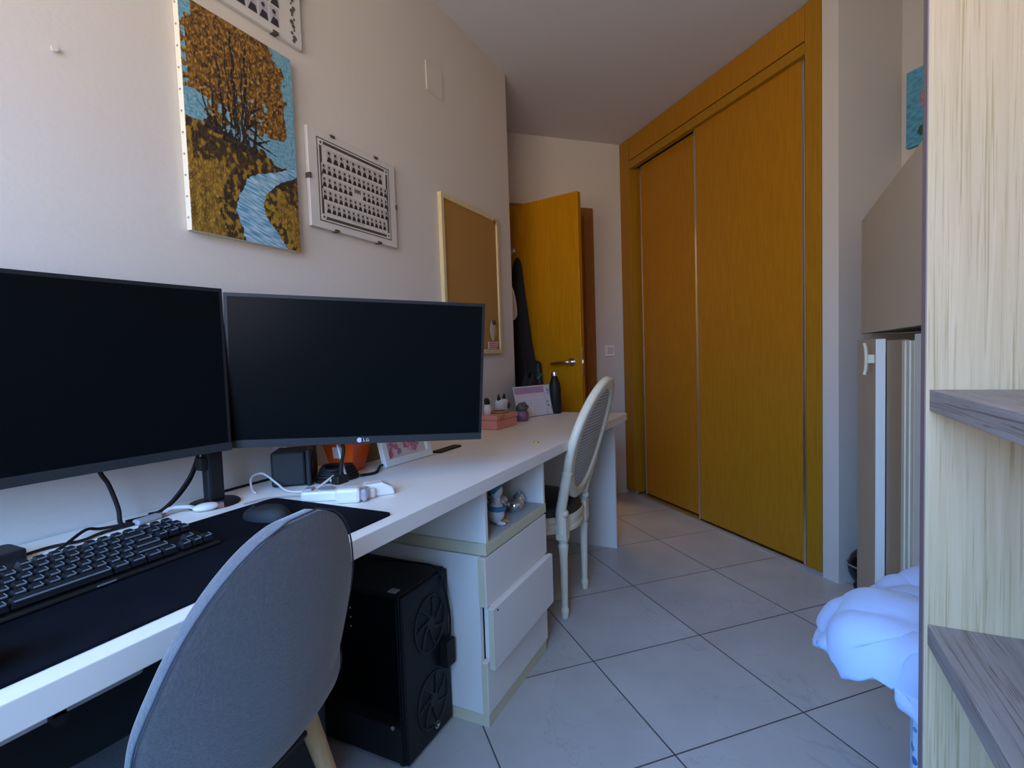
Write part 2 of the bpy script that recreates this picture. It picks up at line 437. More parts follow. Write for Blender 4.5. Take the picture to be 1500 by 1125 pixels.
def tfn(u, v):
    a = 2 * math.pi * u; w = (.012 + .028 * math.sin(min(1, v * 1.3) * math.pi * .5)) * (1 if .03 < v < .97 else .4)
    return onleaf(.285 + math.cos(a) * w, .175 + math.sin(a) * .014, 1.475 - .20 * v)
tb.grid(16, 12, tfn, wrap=True)
tbo = tb.build('fabric_pouch', mat('cream_canvas', (.72, .60, .45), .8), None, subd=1)
tag(tbo, 'small cream fabric pouch hanging on a cord over the black coat', 'pouch', 'clothes and bags hanging on the door')
cb = MB(); cb.tube([onleaf(.197, .062, 1.735), onleaf(.225, .11, 1.66), onleaf(.283, .173, 1.53), onleaf(.285, .175, 1.472)], .003, n=6); cb.build('cord', BLK, tbo)

# light switch
sw = thing('light_switch', 'square white light switch on the far wall between door and wardrobe', 'light switch', W(1.937, 3.407, 1.07), -R(45))
b = MB(); b.box((-.041, -.011, -.041), (.041, -.0005, .041)); b.build('switch_plate', WHITE, sw, bevel=.003)
b = MB(); b.box((-.024, -.016, -.024), (.024, -.011, .024)); b.build('rocker', mat('rocker_white', (.62, .58, .55), .4), sw, bevel=.002)

# ------------------------------------------------------------------ wall things (desk wall, y = WALLY)
Wy = WALLY
# autumn painting as a finely coloured canvas
def painting(name, x0, x1, z0, z1, y, depth, fn, nx, nz, label, cat, matn, edge, faceY=-1, tilt=0):
    root = thing(name, label, cat, ((x0 + x1) / 2, y, z0))
    b = MB(); b.box((x0 - (x0 + x1) / 2, -depth, 0), (x1 - (x0 + x1) / 2, -.0006, z1 - z0)); b.build('stretcher', edge, root, bevel=.002)
    me = bpy.data.meshes.new('canvas'); vs = []; cols = []
    w = x1 - x0; h = z1 - z0
    for j in range(nz):
        for i in range(nx):
            u, v = i / (nx - 1), j / (nz - 1); c, hh = fn(u, v)
            vs.append(((u - .5) * w, -depth - .0012 - hh * .0018, v * h)); cols.append(c)
    fs = [(j*nx+i, j*nx+i+1, (j+1)*nx+i+1, (j+1)*nx+i) for j in range(nz - 1) for i in range(nx - 1)]
    me.from_pydata(vs, [], fs)
    ca = me.color_attributes.new('Col', 'FLOAT_COLOR', 'POINT')
    flat = []
    for c in cols: flat += [c[0], c[1], c[2], 1.]
    ca.data.foreach_set('color', flat); me.materials.append(matn)
    me.polygons.foreach_set('use_smooth', [True] * len(fs)); me.update()
    o = bpy.data.objects.new('canvas', me); COL.objects.link(o); o.parent = root
    return root
def nz_(x, y, z=0.): return noise.noise(Vector((x, y, z)))
def lerp(a, b, t): t = max(0, min(1, t)); return tuple(a[i] + (b[i] - a[i]) * t for i in range(3))
def interp(pts, v):
    for a, b in zip(pts, pts[1:]):
        if a[0] <= v <= b[0]:
            t = (v - a[0]) / max(1e-6, b[0] - a[0]); return [a[k] + (b[k] - a[k]) * t for k in range(1, len(a))]
    return list(pts[0][1:]) if v < pts[0][0] else list(pts[-1][1:])
RIV = [(0, .44, .86), (.06, .42, .78), (.13, .37, .66), (.20, .40, .63), (.26, .46, .68), (.31, .50, .76), (.34, .60, .84), (.38, .78, .97), (.42, .92, 1.06), (.435, 1.05, 1.06)]
FR = [(.44, .0), (.50, .45), (.535, .66), (.555, .90), (.60, .95), (.68, .91), (.75, .93), (.82, .88), (.88, .92), (.93, .84), (.97, .80), (1.0, .76)]
def autumn(u, v):
    n1 = nz_(u * 7, v * 11, 1.); n2 = nz_(u * 22, v * 34, 5.); n3 = .62 * nz_(u * 75 + v * 45, v * 80 - u * 25, 9.) + .5 * nz_(u * 38 - v * 20, v * 60, 3.); n4 = nz_(u * 38 + v * 18, v * 120, 4.)
    c = lerp((.10, .30, .40), (.24, .42, .48), .5 + n4 * 1.3); h = .35 + .3 * n4
    gtop = interp([(0, .50), (.25, .49), (.5, .46), (.75, .44), (1, .40)], u)[0] + .03 * n1 + .015 * n2
    fr = interp(FR, v)[0] + .05 * n1 + .04 * n2
    fol = v > .50 + .05 * n2 and u < fr
    if u < .17 + .05 * n2 and .49 < v < .60 + .03 * n1: fol = False
    if u < .09 and v > .93: fol = False
    if u < .035 and n2 > .05: fol = False
    if .16 < u < .66 and v < .60 and n2 + n1 * .5 < -.13: fol = False
    if .42 < u < .72 and .50 < v < .70 and n2 < -.25: fol = False
    if fol:
        c = lerp((.25, .115, .014), (.085, .038, .010), .5 + 1.5 * n2)
        if n3 > .12: c = lerp(c, (.50, .27, .06), (n3 - .05) * 2.2)
        if n3 < -.22: c = lerp(c, (.03, .016, .009), .75)
        h = .5 + .9 * n3
    if v < gtop:
        c = lerp((.30, .165, .018), (.14, .07, .012), .5 + 1.4 * n2)
        if n3 > .12: c = lerp(c, (.42, .27, .05), (n3 - .05) * 2)
        dk_ = 0
        if gtop - .17 < v: dk_ = .55 - abs(v - gtop + .07) * 3 + n2 * 1.3 + n3 * .8 + .25 * n1
        if dk_ > .12: c = lerp(c, (.028, .017, .010), min(.92, .4 + dk_))
        h = .4 + .8 * n3
    if v < .435:
        l, r = interp(RIV, v); l += .02 * n2; r += .02 * n2
        if l < u < r:
            wv = nz_(u * 10, v * 120 + u * 18, 3.)
            c = lerp((.10, .30, .44), (.42, .60, .68), .45 + 1.4 * wv); h = .3 + .4 * wv
        elif l - .16 < u <= l and v < .33:
            if n3 * .7 + n2 > -.16 + (l - u) * 1.0: c = lerp(c, (.022, .014, .011), .9)
        elif r <= u < r + .12 and v < .40:
            if n3 * .7 + n2 > -.08 + (u - r) * 2.4: c = lerp(c, (.028, .02, .011), .88)
            elif v < .3: c = lerp(c, (.34, .22, .02), .6)
    for (ux, lean, wd_, v0, v1) in ((.42, -.01, .020, .42, .97), (.50, .015, .017, .42, .93), (.325, -.045, .014, .44, .84), (.25, -.06, .010, .46, .70), (.19, -.09, .009, .47, .64), (.58, .02, .011, .43, .70), (.47, .01, .010, .43, .86), (.37, -.02, .007, .45, .9)):
        if v0 < v < v1:
            cx = ux + lean * (v - v0) / .3 + .008 * math.sin(v * 40 + ux * 30); wv = wd_ * (1.5 - 1.1 * (v - v0) / (v1 - v0)) + (.035 * max(0, (v0 + .05 - v) / .05))
            if abs(u - cx) < wv and n3 < .33 - .45 * max(0, v - .7):
                c = lerp((.014, .010, .008), (.10, .07, .05), 1.4 * n3 + (.25 if u > cx else 0)); h = .9
    for (a0, b0, a1, b1) in ((.52, .50, .80, .46), (.52, .55, .72, .50), (.40, .52, .28, .56), (.25, .50, .10, .58), (.55, .62, .68, .68), (.5, .54, .64, .60), (.3, .49, .16, .54), (.58, .48, .74, .53), (.34, .58, .22, .66), (.55, .58, .66, .60)):
        dx, dy = a1 - a0, b1 - b0; t = ((u - a0) * dx + (v - b0) * dy) / (dx*dx + dy*dy)
        if 0 < t < 1 and math.hypot(u - a0 - dx * t, v - b0 - dy * t) < .008 * (1.15 - t) + .004 * n3: c = (.016, .012, .010)
    return c, max(0, h)
PAINT = vcol_mat('oil_paint', .5, bump=.22)
pt = painting('landscape_painting', .804, 1.128, 1.380, 1.930, Wy, .020, autumn, 230, 380,
    'unframed autumn landscape painting with golden trees and blue stream on the left wall', 'painting', PAINT, mat('raw_canvas', (.70, .65, .50), .8))
nl = MB()
for k in range(11): nl.sphere((-.1625, -.011, .03 + k * .05), .0028, n=8)
nl.build('tack_row', GPL, pt)['kind'] = 'stuff'

def photo_frame(name, x0, x1, z0, z1, rows, label, seed, border=True, purple=False):
    rr = random.Random(seed)
    w, h = x1 - x0, z1 - z0
    root = thing(name, label, 'picture frame', ((x0 + x1) / 2, Wy, z0), 0, 'class photo boards on the left wall')
    cream = mat('frame_print_cream', (.60, .565, .515), .5, var=.03, vscale=10)
    b = MB(); b.box((-w/2, -.014, 0), (w/2, -.0006, h)); b.build('backing_board', cream, root, bevel=.0015)
    dk = mat('print_brown', (.075, .055, .042), .6); skin = mat('portrait_tone', (.36, .27, .21), .6); blk = mat('portrait_dark', (.03, .022, .035) if purple else (.025, .02, .02), .6)
    grn = mat('portrait_background', (.42, .40, .45) if purple else (.44, .41, .37), .6)
    p = MB(); y = -.0143
    def q(xa, za, xb, zb, mi, dy=0): p.box((xa, y - .0004 - dy, za), (xb, y - dy, zb), mi)
    if border:
        bw = .009; mx, mz = .045, .030
        for (xa, za, xb, zb, t) in ((-w/2+mx, mz, w/2-mx, mz+bw, 1), (-w/2+mx, h-mz-bw, w/2-mx, h-mz, 1), (-w/2+mx, mz, -w/2+mx+bw, h-mz, 1), (w/2-mx-bw, mz, w/2-mx, h-mz, 1)): q(xa, za, xb, zb, 0)
        for (xa, za, xb, zb) in ((-w/2+mx-.01, mz-.008, w/2-mx+.01, mz-.005), (-w/2+mx-.01, h-mz+.005, w/2-mx+.01, h-mz+.008), (-w/2+mx-.01, mz-.008, -w/2+mx-.007, h-mz+.008), (w/2-mx+.007, mz-.008, w/2-mx+.01, h-mz+.008)): q(xa, za, xb, zb, 0)
        for sx in (-1, 1):
            for sz in (mz + .006, h - mz - .006):
                cx = sx * (w/2 - mx - .006)
                p.cyl((cx, y, sz), (cx, y - .001, sz), .010, n=16, mi=4); p.cyl((cx, y - .001, sz), (cx, y - .0014, sz), .004, n=10, mi=0)
        for k in range(26):
            xx = -.075 + k * .006
            if k % 7 != 6: q(xx, h - .058 - (k % 3) * .0005, xx + .004, h - .055, 0)
        for k in range(12): q(-.03 + k * .005, .047, -.027 + k * .005, .0485, 0)
    for (nrow, zc, xa, xb, gap) in rows:
        pw = (xb - xa) / nrow
        for k in range(nrow):
            if gap and gap[0] <= k < gap[1]: continue
            cx = xa + (k + .5) * pw; ph = pw * 1.42
            q(cx - pw * .42, zc - ph / 2, cx + pw * .42, zc + ph / 2, 3, .0001)
            p.cyl((cx, y - .0005, zc + ph * .12), (cx, y - .0011, zc + ph * .12), pw * .17, n=10, mi=1)
            p.cyl((cx - pw * .02, y - .0005, zc + ph * .23), (cx - pw * .02, y - .0013, zc + ph * .23), pw * .17, n=8, mi=2)
            vs = [(cx - pw * .40, y - .0012, zc - ph * .5), (cx + pw * .40, y - .0012, zc - ph * .5), (cx + pw * (.22 + .1 * rr.random()), y - .0012, zc - ph * .12), (cx - pw * .12, y - .0012, zc - ph * .05)]
            p.add(vs, [(0, 1, 2, 3)], 2)
    if border:
        zc = h * .5 + .003
        for k in range(5): p.box((-.012 + k * .006, y - .0008, zc - .007 + (k % 2) * .003), (-.008 + k * .006, y - .0004, zc + .008 - (k % 2) * .002), 0)
    p.build('photo_print', [dk, skin, blk, grn, PAPER], root)
    clips = [(-w * .25, h), (w * .25, h), (-w * .25, 0), (w * .25, 0), (-w/2, h/2), (w/2, h/2)]
    for cx, cz in clips:
        c = MB()
        if abs(cx) < w/2 - .001: c.box((cx - .009, -.018, cz - (.006 if cz > 0 else -.000) - (0 if cz > 0 else .002)), (cx + .009, -.0006, cz + (.002 if cz > 0 else .006)))
        else: c.box((cx - (.005 if cx > 0 else .002), -.018, cz - .008), (cx + (.002 if cx > 0 else .005), -.0006, cz + .008))
        c.build('clip', dk, root)
    return root
photo_frame('class_photo_frame', 1.183, 1.595, 1.471, 1.772, [(10, .232, -.135, .135, None), (14, .188, -.158, .158, None), (14, .148, -.158, .158, (6, 8)), (14, .108, -.158, .158, None), (13, .068, -.145, .145, None)],
    'clip framed class photo board of small portraits right of the painting', 3)
photo_frame('class_photo_frame', .80, 1.182, 1.985, 2.30, [(4, .047, -.030, .112, None), (4, .103, -.028, .116, None), (6, .160, -.10, .118, None), (6, .216, -.10, .118, None)],
    'class photo board with purple portraits cut by the picture top above the painting', 5, border=False, purple=True)
uf = [o for o in bpy.data.objects if o.name.startswith('class_photo_frame')][-1]
g = MB()
for k in range(26):
    q_ = .012 + k * .0105; xx = .160 + .005 * math.sin(k * 2.3); g.cyl((xx, -.0143, q_), (xx, -.0152 - (k % 2) * .0002, q_), .0052 + .002 * math.sin(k * 1.7), n=9)
g.build('printed_ornament', mat('print_sepia', (.10, .085, .07), .6), uf)

# blank square cover plate
b = MB(); b.box((1.845, Wy - .005, 2.165), (1.965, Wy - .0004, 2.283))
tag(b.build('blank_cover_plate', MW, bevel=.002), 'blank white square cover plate high on the left wall', 'cover plate')
b = MB(); b.cyl((.561, Wy, 1.683), (.561, Wy - .006, 1.683), .003, n=10); b.cyl((.561, Wy - .006, 1.683), (.561, Wy - .008, 1.683), .006, n=12)
tag(b.build('wall_nail', MW), 'small bare nail in the left wall at far left', 'nail')

# cork board
cbd = thing('cork_board', 'tall cork notice board in a pale wood frame on the left wall', 'notice board', ((1.90 + 2.42) / 2, Wy, 1.068))
w, h = .53, .694
b = MB(); b.box((-w/2 + .01, -.012, .01), (w/2 - .01, -.0006, h - .01)); b.build('cork_sheet', CORK, cbd)
for a, c in (((-w/2, 0), (w/2, .022)), ((-w/2, h - .022), (w/2, h)), ((-w/2, .022), (-w/2 + .022, h - .022)), ((w/2 - .022, .022), (w/2, h - .022))):
    b = MB(); b.box((a[0], -.020, a[1]), (c[0], -.0006, c[1])); b.build('frame_rail', PINE, cbd, bevel=.002)
cx = 2.16
b = MB(); b.cyl((cx + .21, Wy - .012, 1.735), (cx + .21, Wy - .022, 1.735), .007, n=12); b.cyl((cx + .21, Wy - .022, 1.735), (cx + .21, Wy - .026, 1.735), .011, n=12)
tag(b.build('push_pin', CHR), 'metal push pin at the top right of the cork board', 'push pin')
b = MB(); b.grid(20, 9, lambda u, v: (cx + .170 + math.cos(2 * math.pi * u) * .035 * math.sin(math.pi * (.08 + .84 * v)), Wy - .0155 - .004 * (1 - abs(math.cos(2 * math.pi * u))), 1.135 + v * .10), wrap=True)
kc = b.build('keyring_charm', mat('charm_cream', (.50, .44, .28), .5)); tag(kc, 'oval cream charm pinned low on the cork board', 'charm')
b = MB(); b.sphere((cx + .17, Wy - .022, 1.225), .012, n=12); b.build('charm_cap', mat('charm_dark', (.05, .02, .03), .5), kc)
b = MB(); b.prism([(cx + .12, 1.092), (cx + .205, 1.092), (cx + .225, 1.128), (cx + .12, 1.128)], Wy - .016, Wy - .0128, f=lambda x, y, z: (x, z, y))
for k in range(3): b.prism([(cx + .125, 1.098 + k * .010), (cx + .205, 1.098 + k * .010), (cx + .206, 1.101 + k * .010), (cx + .125, 1.101 + k * .010)], Wy - .0166, Wy - .016, 1, f=lambda x, y, z: (x, z, y))
tag(b.build('pinned_card', [mat('card_pink', (.72, .42, .38), .6), mat('card_ink', (.20, .07, .08), .6)]), 'small pink card with dark lines pinned at the foot of the cork board', 'card')

# ------------------------------------------------------------------ desk
DZ = .73
desk = thing('long_desk', 'long white desk running the length of the left wall', 'desk', (1.0, .95, 0))
def dk(name, a, b, m=WHITE, par=desk, bev=.0015):
    q = MB(); q.box((a[0] - 1.0, a[1] - .95, a[2]), (b[0] - 1.0, b[1] - .95, b[2])); return q.build(name, m, par, bevel=bev)
dk('desk_top', (-.80, .667, DZ - .036), (2.735, WALLY - .002, DZ))
dk('end_panel', (2.70, .728, 0), (2.722, WALLY + .0, DZ - .0365))
dk('end_panel', (-.79, .72, 0), (-.768, WALLY - .003, DZ - .0365))
dk('rear_rail', (-.767, 1.20, DZ - .16), (1.24, 1.22, DZ - .0365), mat('grey_rail', (.24, .24, .25), .5))
dk('support_rail', (-.767, .70, DZ - .060), (.36, .735, DZ - .0365), mat('pale_grey_rail', (.42, .42, .43), .5), bev=.006)
b = MB(); b.box((2.62 - 1, .745 - .95, DZ - .075), (2.699 - 1, .775 - .95, DZ - .0365)); b.build('corner_bracket', BLK, desk, bevel=.004)
# under-desk cable clip
b = MB(); b.box((.262, .69, DZ - .052), (.274, .699, DZ - .0368)); b.cyl((.268, .69, DZ - .055), (.268, .699, DZ - .055), .008, n=12)
tag(b.build('cable_clip', BLK), 'tiny black cable clip under the front edge of the desk', 'clip')

b = MB(); b.prism(rrect_(-.45, .93, .86, 1.19, .02), .0005, .60)  # dark block added to deepen the shade below the desk top
tag(b.build('shade_block', mat('shade_block_dark', (.02, .022, .022), .8), bevel=.004), 'large dark block added to deepen the shadow under the near end of the desk', 'box')
# pedestal : open shelf box above drawers
pd = thing('drawer_pedestal', 'white drawer pedestal with an open shelf under the desk', 'drawer unit', (1.235, .705, 0))
def pp(name, a, b, m=WHITE, par=pd, bev=.0015):
    q = MB(); q.box((a[0] - 1.235, a[1] - .705, a[2]), (b[0] - 1.235, b[1] - .705, b[2])); return q.build(name, m, par, bevel=bev)
PX0, PX1, PB = 1.229, 1.667, 1.19
pp('plinth', (PX0 + .004, .712, 0), (PX1 - .004, PB, .038), CREAM)
pp('side_panel', (PX0, .727, .038), (PX0 + .018, PB, .495)); pp('side_panel', (PX1 - .018, .727, .038), (PX1, PB, .495))
pp('back_panel', (PX0 + .018, PB - .01, .038), (PX1 - .018, PB, .495)); pp('bottom_panel', (PX0 + .018, .727, .038), (PX1 - .018, PB - .01, .056))
pp('drawer_interior', (PX0 + .019, .755, .06), (PX1 - .019, .77, .49), BLK2)
pp('shelf_board', (PX0 + .006, .703, .497), (PX1 + .006, PB, .530), CREAM)
pp('shelf_side', (PX0 + .010, .705, .5305), (PX0 + .026, PB, .693)); pp('shelf_side', (PX1 - .012, .705, .5305), (PX1 + .004, PB, .693))
pp('shelf_back', (PX0 + .026, 1.02, .5305), (PX1 - .012, 1.03, .693)); pp('shelf_liner', (PX0 + .027, .707, .5302), (PX1 - .013, 1.019, .5335), mat('shelf_grey', (.42, .43, .42), .5))
d1 = pp('drawer', (PX0 - .002, .703, .3525), (PX1 + .002, .7265, .492), WHITE)
pp('edge_band', (PX0 - .0035, .704, .3535), (PX0 - .002, .7265, .491), CREAM)
d2 = pp('drawer', (PX0 - .002, .708, .040), (PX1 + .002, .7265, .192), WHITE)
pp('edge_band', (PX0 - .0035, .709, .041), (PX0 - .002, .7265, .191), CREAM)
pp('handle_panel', (PX0 - .002, .682, .178), (PX1 + .002, .6985, .3515), WHITE)
pp('edge_band', (PX0 - .0035, .681, .179), (PX0 - .002, .6985, .351), CREAM)
pp('handle_spacer', (PX0 + .022, .6985, .193), (PX1 - .012, .726, .3515), WHITE)
b = MB(); b.cyl((PX0 + .02 - 1.235, .6803 - .705, .343), (PX0 + .02 - 1.235, .679 - .705, .343), .003, n=10); b.build('screw_cap', BLK, pd)

# ornaments on the open shelf
SZ = .5336
tp = thing('silver_teapot', 'round silver metal pot standing behind in the open shelf', 'ornament', (1.515, .815, SZ), 0, 'ornaments in the open shelf')
SIL = mat('polished_silver', (.72, .72, .70), .12, 1.)
b = MB(); b.lathe([(.022, 0), (.034, .010), (.040, .028), (.036, .044), (.020, .054), (.0, .056)]); b.build('pot_body', SIL, tp)
b = MB(); b.sphere((0, 0, .066), .020, sc=(1, 1, .9)); b.build('pot_lid', SIL, tp)
b = MB(); b.sphere((0, 0, .10), .026, sc=(1, 1, .9)); b.build('pot_finial', SIL, tp)
b = MB(); b.sphere((1.600, .775, SZ + .022), .022); b.cyl((1.600, .775, SZ + .043), (1.600, .775, SZ + .050), .006, n=10)
tag(b.build('silver_bauble', SIL), 'small shiny silver bauble at the front of the open shelf', 'ornament', 'ornaments in the open shelf')
b = MB(); b.lathe([(.018, 0), (.026, .003), (.030, .015), (.029, .030), (.018, .036), (0, .038)])
tag(b.build('silver_trinket_box', SIL, loc=(1.545, .762, SZ)), 'squat silver trinket box between the figurine and the bauble', 'ornament', 'ornaments in the open shelf')
gl = mat('thin_clear_glass', (.75, .8, .82), .05, trans=.85)
b = MB(); b.lathe([(.022, 0), (.024, .002), (.004, .006), (.004, .045), (.018, .06), (.026, .085), (.024, .115), (.0225, .115), (.0245, .085), (.016, .062), (0, .05)])
tag(b.build('glass_goblet', gl, loc=(1.60, .88, SZ)), 'clear glass goblet at the back right of the open shelf', 'glass', 'ornaments in the open shelf')
fg = thing('duck_figurine', 'small white and blue animal figurine with an orange foot in the open shelf', 'figurine', (1.402, .757, SZ), 0, 'ornaments in the open shelf')
FW = mat('figurine_white', (.66, .62, .62), .4); FB = mat('figurine_blue', (.035, .17, .26), .45); FO = mat('figurine_orange', (.50, .24, .07), .5)
b = MB(); b.sphere((0, 0, .036), .028, sc=(1, .95, 1.25)); b.tube([(0, 0, .055), (.004, 0, .075), (.0, 0, .09)], .013, n=12); b.build('body', FW, fg)
b = MB(); b.sphere((-.002, -.004, .104), .022, sc=(1.0, .9, 1.05)); b.build('head', FW, fg)
b = MB(); b.sphere((-.004, .002, .112), .0235, sc=(1.05, .95, .8)); b.tube([(-.024, -.004, .10), (-.014, -.02, .118), (.01, -.018, .124), (.022, -.002, .112)], .0045, n=8); b.build('bonnet', FB, fg)
b = MB(); b.tube([(.026 * math.cos(t), .025 * math.sin(t), .052 + .004 * math.sin(t)) for t in [k * math.pi / 5 for k in range(10)]], .008, n=8, closed=True); b.build('scarf', FB, fg)
for sx in (-1, 1):
    b = MB(); b.sphere((sx * .014 + .004, -.02, .006), .012, sc=(.9, 1.5, .5)); b.build('foot', FO if sx > 0 else FW, fg)
b = MB(); b.sphere((.030, -.006, .045), .010, sc=(.7, .8, 2.)); b.build('wing', FW, fg)
f2 = thing('small_figurine', 'little white figurine with dark cap behind the blue one in the open shelf', 'figurine', (1.462, .80, SZ), 0, 'ornaments in the open shelf')
b = MB(); b.lathe([(.016, 0), (.018, .01), (.012, .04), (.008, .055), (0, .056)]); b.sphere((0, 0, .066), .013); b.build('body', FW, f2)
b = MB(); b.sphere((0, .002, .074), .0125, sc=(1, 1, .7)); b.build('cap', BLK, f2)

# ------------------------------------------------------------------ PC tower
pc = thing('computer_tower', 'black computer tower with glass side standing on the floor under the desk', 'computer', (1.012, .825, 0))
def pb(name, a, b, m=BLK, bev=.003, par=pc):
    q = MB(); q.box(a, b); return q.build(name, m, par, bevel=bev)
PCW, PCD, PCH = .209, .40, .455
pb('case', (.004, .012, .014), (PCW, PCD, PCH))
pb('front_panel', (.0, 0, .012), (PCW - .001, .011, PCH - .002), mat('tower_front_black', (.006, .007, .009), .5, spec=.3), .005)
pb('side_glass', (-.001, .018, .11), (.0035, PCD - .01, PCH - .012), GLASS, .001)
pb('psu_shroud', (-.001, .018, .014), (.0035, PCD - .01, .106), BLK2, .001)
for z in (.12, .335):
    f = MB(); f.tube([(PCW * .56 + .068 * math.cos(t), -.001, z + .075 * math.sin(t)) for t in [k * 2 * math.pi / 20 for k in range(20)]], .0035, n=6, closed=True, sub=2)
    f.cyl((PCW * .56, .0, z), (PCW * .56, -.004, z), .018)
    for k in range(7):
        t = k * 2 * math.pi / 7; f.tube([(PCW * .56 + .018 * math.cos(t), -.0015, z + .018 * math.sin(t)), (PCW * .56 + .045 * math.cos(t + .35), -.0015, z + .045 * math.sin(t + .35)), (PCW * .56 + .066 * math.cos(t + .5), -.0015, z + .07 * math.sin(t + .5))], .004, n=5, sub=3)
    f.build('fan_grille', mat('fan_grey', (.008, .0085, .010), .6), pc)
lg = MB(); lg.cyl((.128, -.0005, .042), (.128, -.003, .042), .011, n=20)
lg.build('badge', CHR, pc)
lg2 = MB(); lg2.tube([(.128 + .006 * math.cos(t), -.0036, .042 + .006 * math.sin(t)) for t in [k * .5 for k in range(10)]], .0014, n=6); lg2.build('badge_mark', BLK, pc)
pb('port_cover', (.012, .03, PCH), (.035, .055, PCH + .003), GPL, .001)
hgl = MB()
hgl.cyl((0, .045, .105), (-.004, .045, .105), .005, n=12)
hgl.build('thumb_screw', GPL, pc)
for z in (.40, .375, .35):
    q = MB(); q.cyl((.0, .17, z), (-.0025, .17, z), .0025, n=8); q.build('status_dot', GPL, pc)
for x in (.02, PCW - .02):
    for y in (.03, PCD - .03):
        q = MB(); q.cyl((x, y, 0), (x, y, .014), .012, n=14); q.build('foot', BLK2, pc)
b = MB(); b.tube([(1.012 + .17, 1.06, .458), (1.012 + .17, .90, .470), (1.012 + .172, .835, .462), (1.012 + .176, .812, .40), (1.012 + .185, .806, .32), (1.012 + .18, .806, .26)], .0035, n=8)
b.box((1.012 + .155, .8, .19), (1.012 + .195, .8235, .262))
tag(b.build('headset_cable', CABB), 'thin black cable hanging over the front of the computer tower', 'cable')

# ------------------------------------------------------------------ monitors
def monitor(name, p_left, p_right, z0, z1, label, chin, thick=.02, curve=0., mtx=None):
    a, c = Vector(p_left), Vector(p_right); v = c - a; w = v.length; h = z1 - z0
    root = thing(name, label, 'monitor', ((a.x + c.x) / 2, (a.y + c.y) / 2, z0), math.atan2(v.y, v.x), 'pair of computer monitors on the desk')
    if mtx: root.matrix_world = mtx
    # local x along width, -y towards viewer
    def cv(x): return curve * (1 - (2 * x / w) ** 2)
    def slab(x0, x1, za, zb, ya, yb, m, nm, n=18):
        b = MB(); vs = []
        for i in range(n + 1):
            x = x0 + (x1 - x0) * i / n
            vs += [(x, ya + cv(x), za), (x, yb + cv(x), za), (x, yb + cv(x), zb), (x, ya + cv(x), zb)]
        fs = [(0, 3, 2, 1), tuple(4 * n + k for k in (0, 1, 2, 3))]
        for i in range(n):
            for k in range(4): fs.append((4*i+k, 4*i+(k+1)%4, 4*(i+1)+(k+1)%4, 4*(i+1)+k))
        b.add(vs, fs); return b.build(nm, m, root, bevel=.001)
    slab(-w/2, w/2, 0, h, 0, thick, BEZ, 'housing')
    slab(-w/2 + .008, w/2 - .008, chin, h - .008, -.0012, -.0001, SCRN, 'screen')
    slab(-w/2 + .001, w/2 - .001, .001, chin - .0015, -.004, -.0001, mat('chin_grey', (.022, .023, .024), .5, spec=.35), 'chin_bezel')
    b = MB(); b.box((-w * .32, thick + .0, h * .12), (w * .32, thick + .022, h * .80)); b.build('rear_cover', BLK, root, bevel=.012)
    b = MB(); b.box((-.05, thick + .022, h / 2 - .05), (.05, thick + .03, h / 2 + .05)); b.build('mount_plate', BLK2, root, bevel=.002)
    return root
mL = monitor('monitor', (.175, 1.150), (.782, 1.108), .857, 1.226, 'large black monitor at the left edge turned off in front of the wall', .020, curve=.012)
_yaw, _pit, _rol = -.81532, .09608, -.0443
_ux = Vector((math.cos(_yaw), math.sin(_yaw), 0)); _n = Vector((-math.sin(_yaw), math.cos(_yaw), 0)); _up = Vector((0, 0, 1)) * math.cos(_pit) - _n * math.sin(_pit)
_ux2 = _ux * math.cos(_rol) + _up * math.sin(_rol); _up2 = _up * math.cos(_rol) - _ux * math.sin(_rol); _n2 = _up2.cross(_ux2)
_c = Vector((.9979, .8987, 1.0234)) - _up2 * .1815
mR = monitor('monitor', (-.3065, 0), (.3065, 0), 0, .363, 'black widescreen monitor with a small round logo swung out over the desk', .020,
    mtx=Matrix(((_ux2.x, _n2.x, _up2.x, _c.x), (_ux2.y, _n2.y, _up2.y, _c.y), (_ux2.z, _n2.z, _up2.z, _c.z), (0, 0, 0, 1))))
# logo on the right monitor's chin
lw_ = MB(); LW = (Vector((1.238, .69)) - Vector((.803, 1.128))).length
LX = -.010
lw_.tube([(LX + .0055 * math.cos(t), -.0046, .0105 + .0055 * math.sin(t)) for t in [k * .48 for k in range(1, 13)]], .0009, n=6, sub=2)
lw_.cyl((LX, -.004, .0105), (LX, -.0047, .0105), .0046, n=16)
LG = mat('logo_silver', (.55, .56, .58), .3)
lw_.build('logo', LG, mR)
lt = MB()
x = LX + .0095
lt.box((x, -.0047, .0065), (x + .0013, -.0041, .0145)); lt.box((x, -.0047, .0065), (x + .005, -.0041, .0078))
x += .0075
lt.tube([(x + .0032 + .0032 * math.cos(t), -.0045, .0105 + .0036 * math.sin(t)) for t in [1.05 + k * .44 for k in range(12)]], .0007, n=6, sub=2); lt.box((x + .0034, -.0047, .0098), (x + .0066, -.0041, .0110))
lt.build('logo_letters', LG, mR)

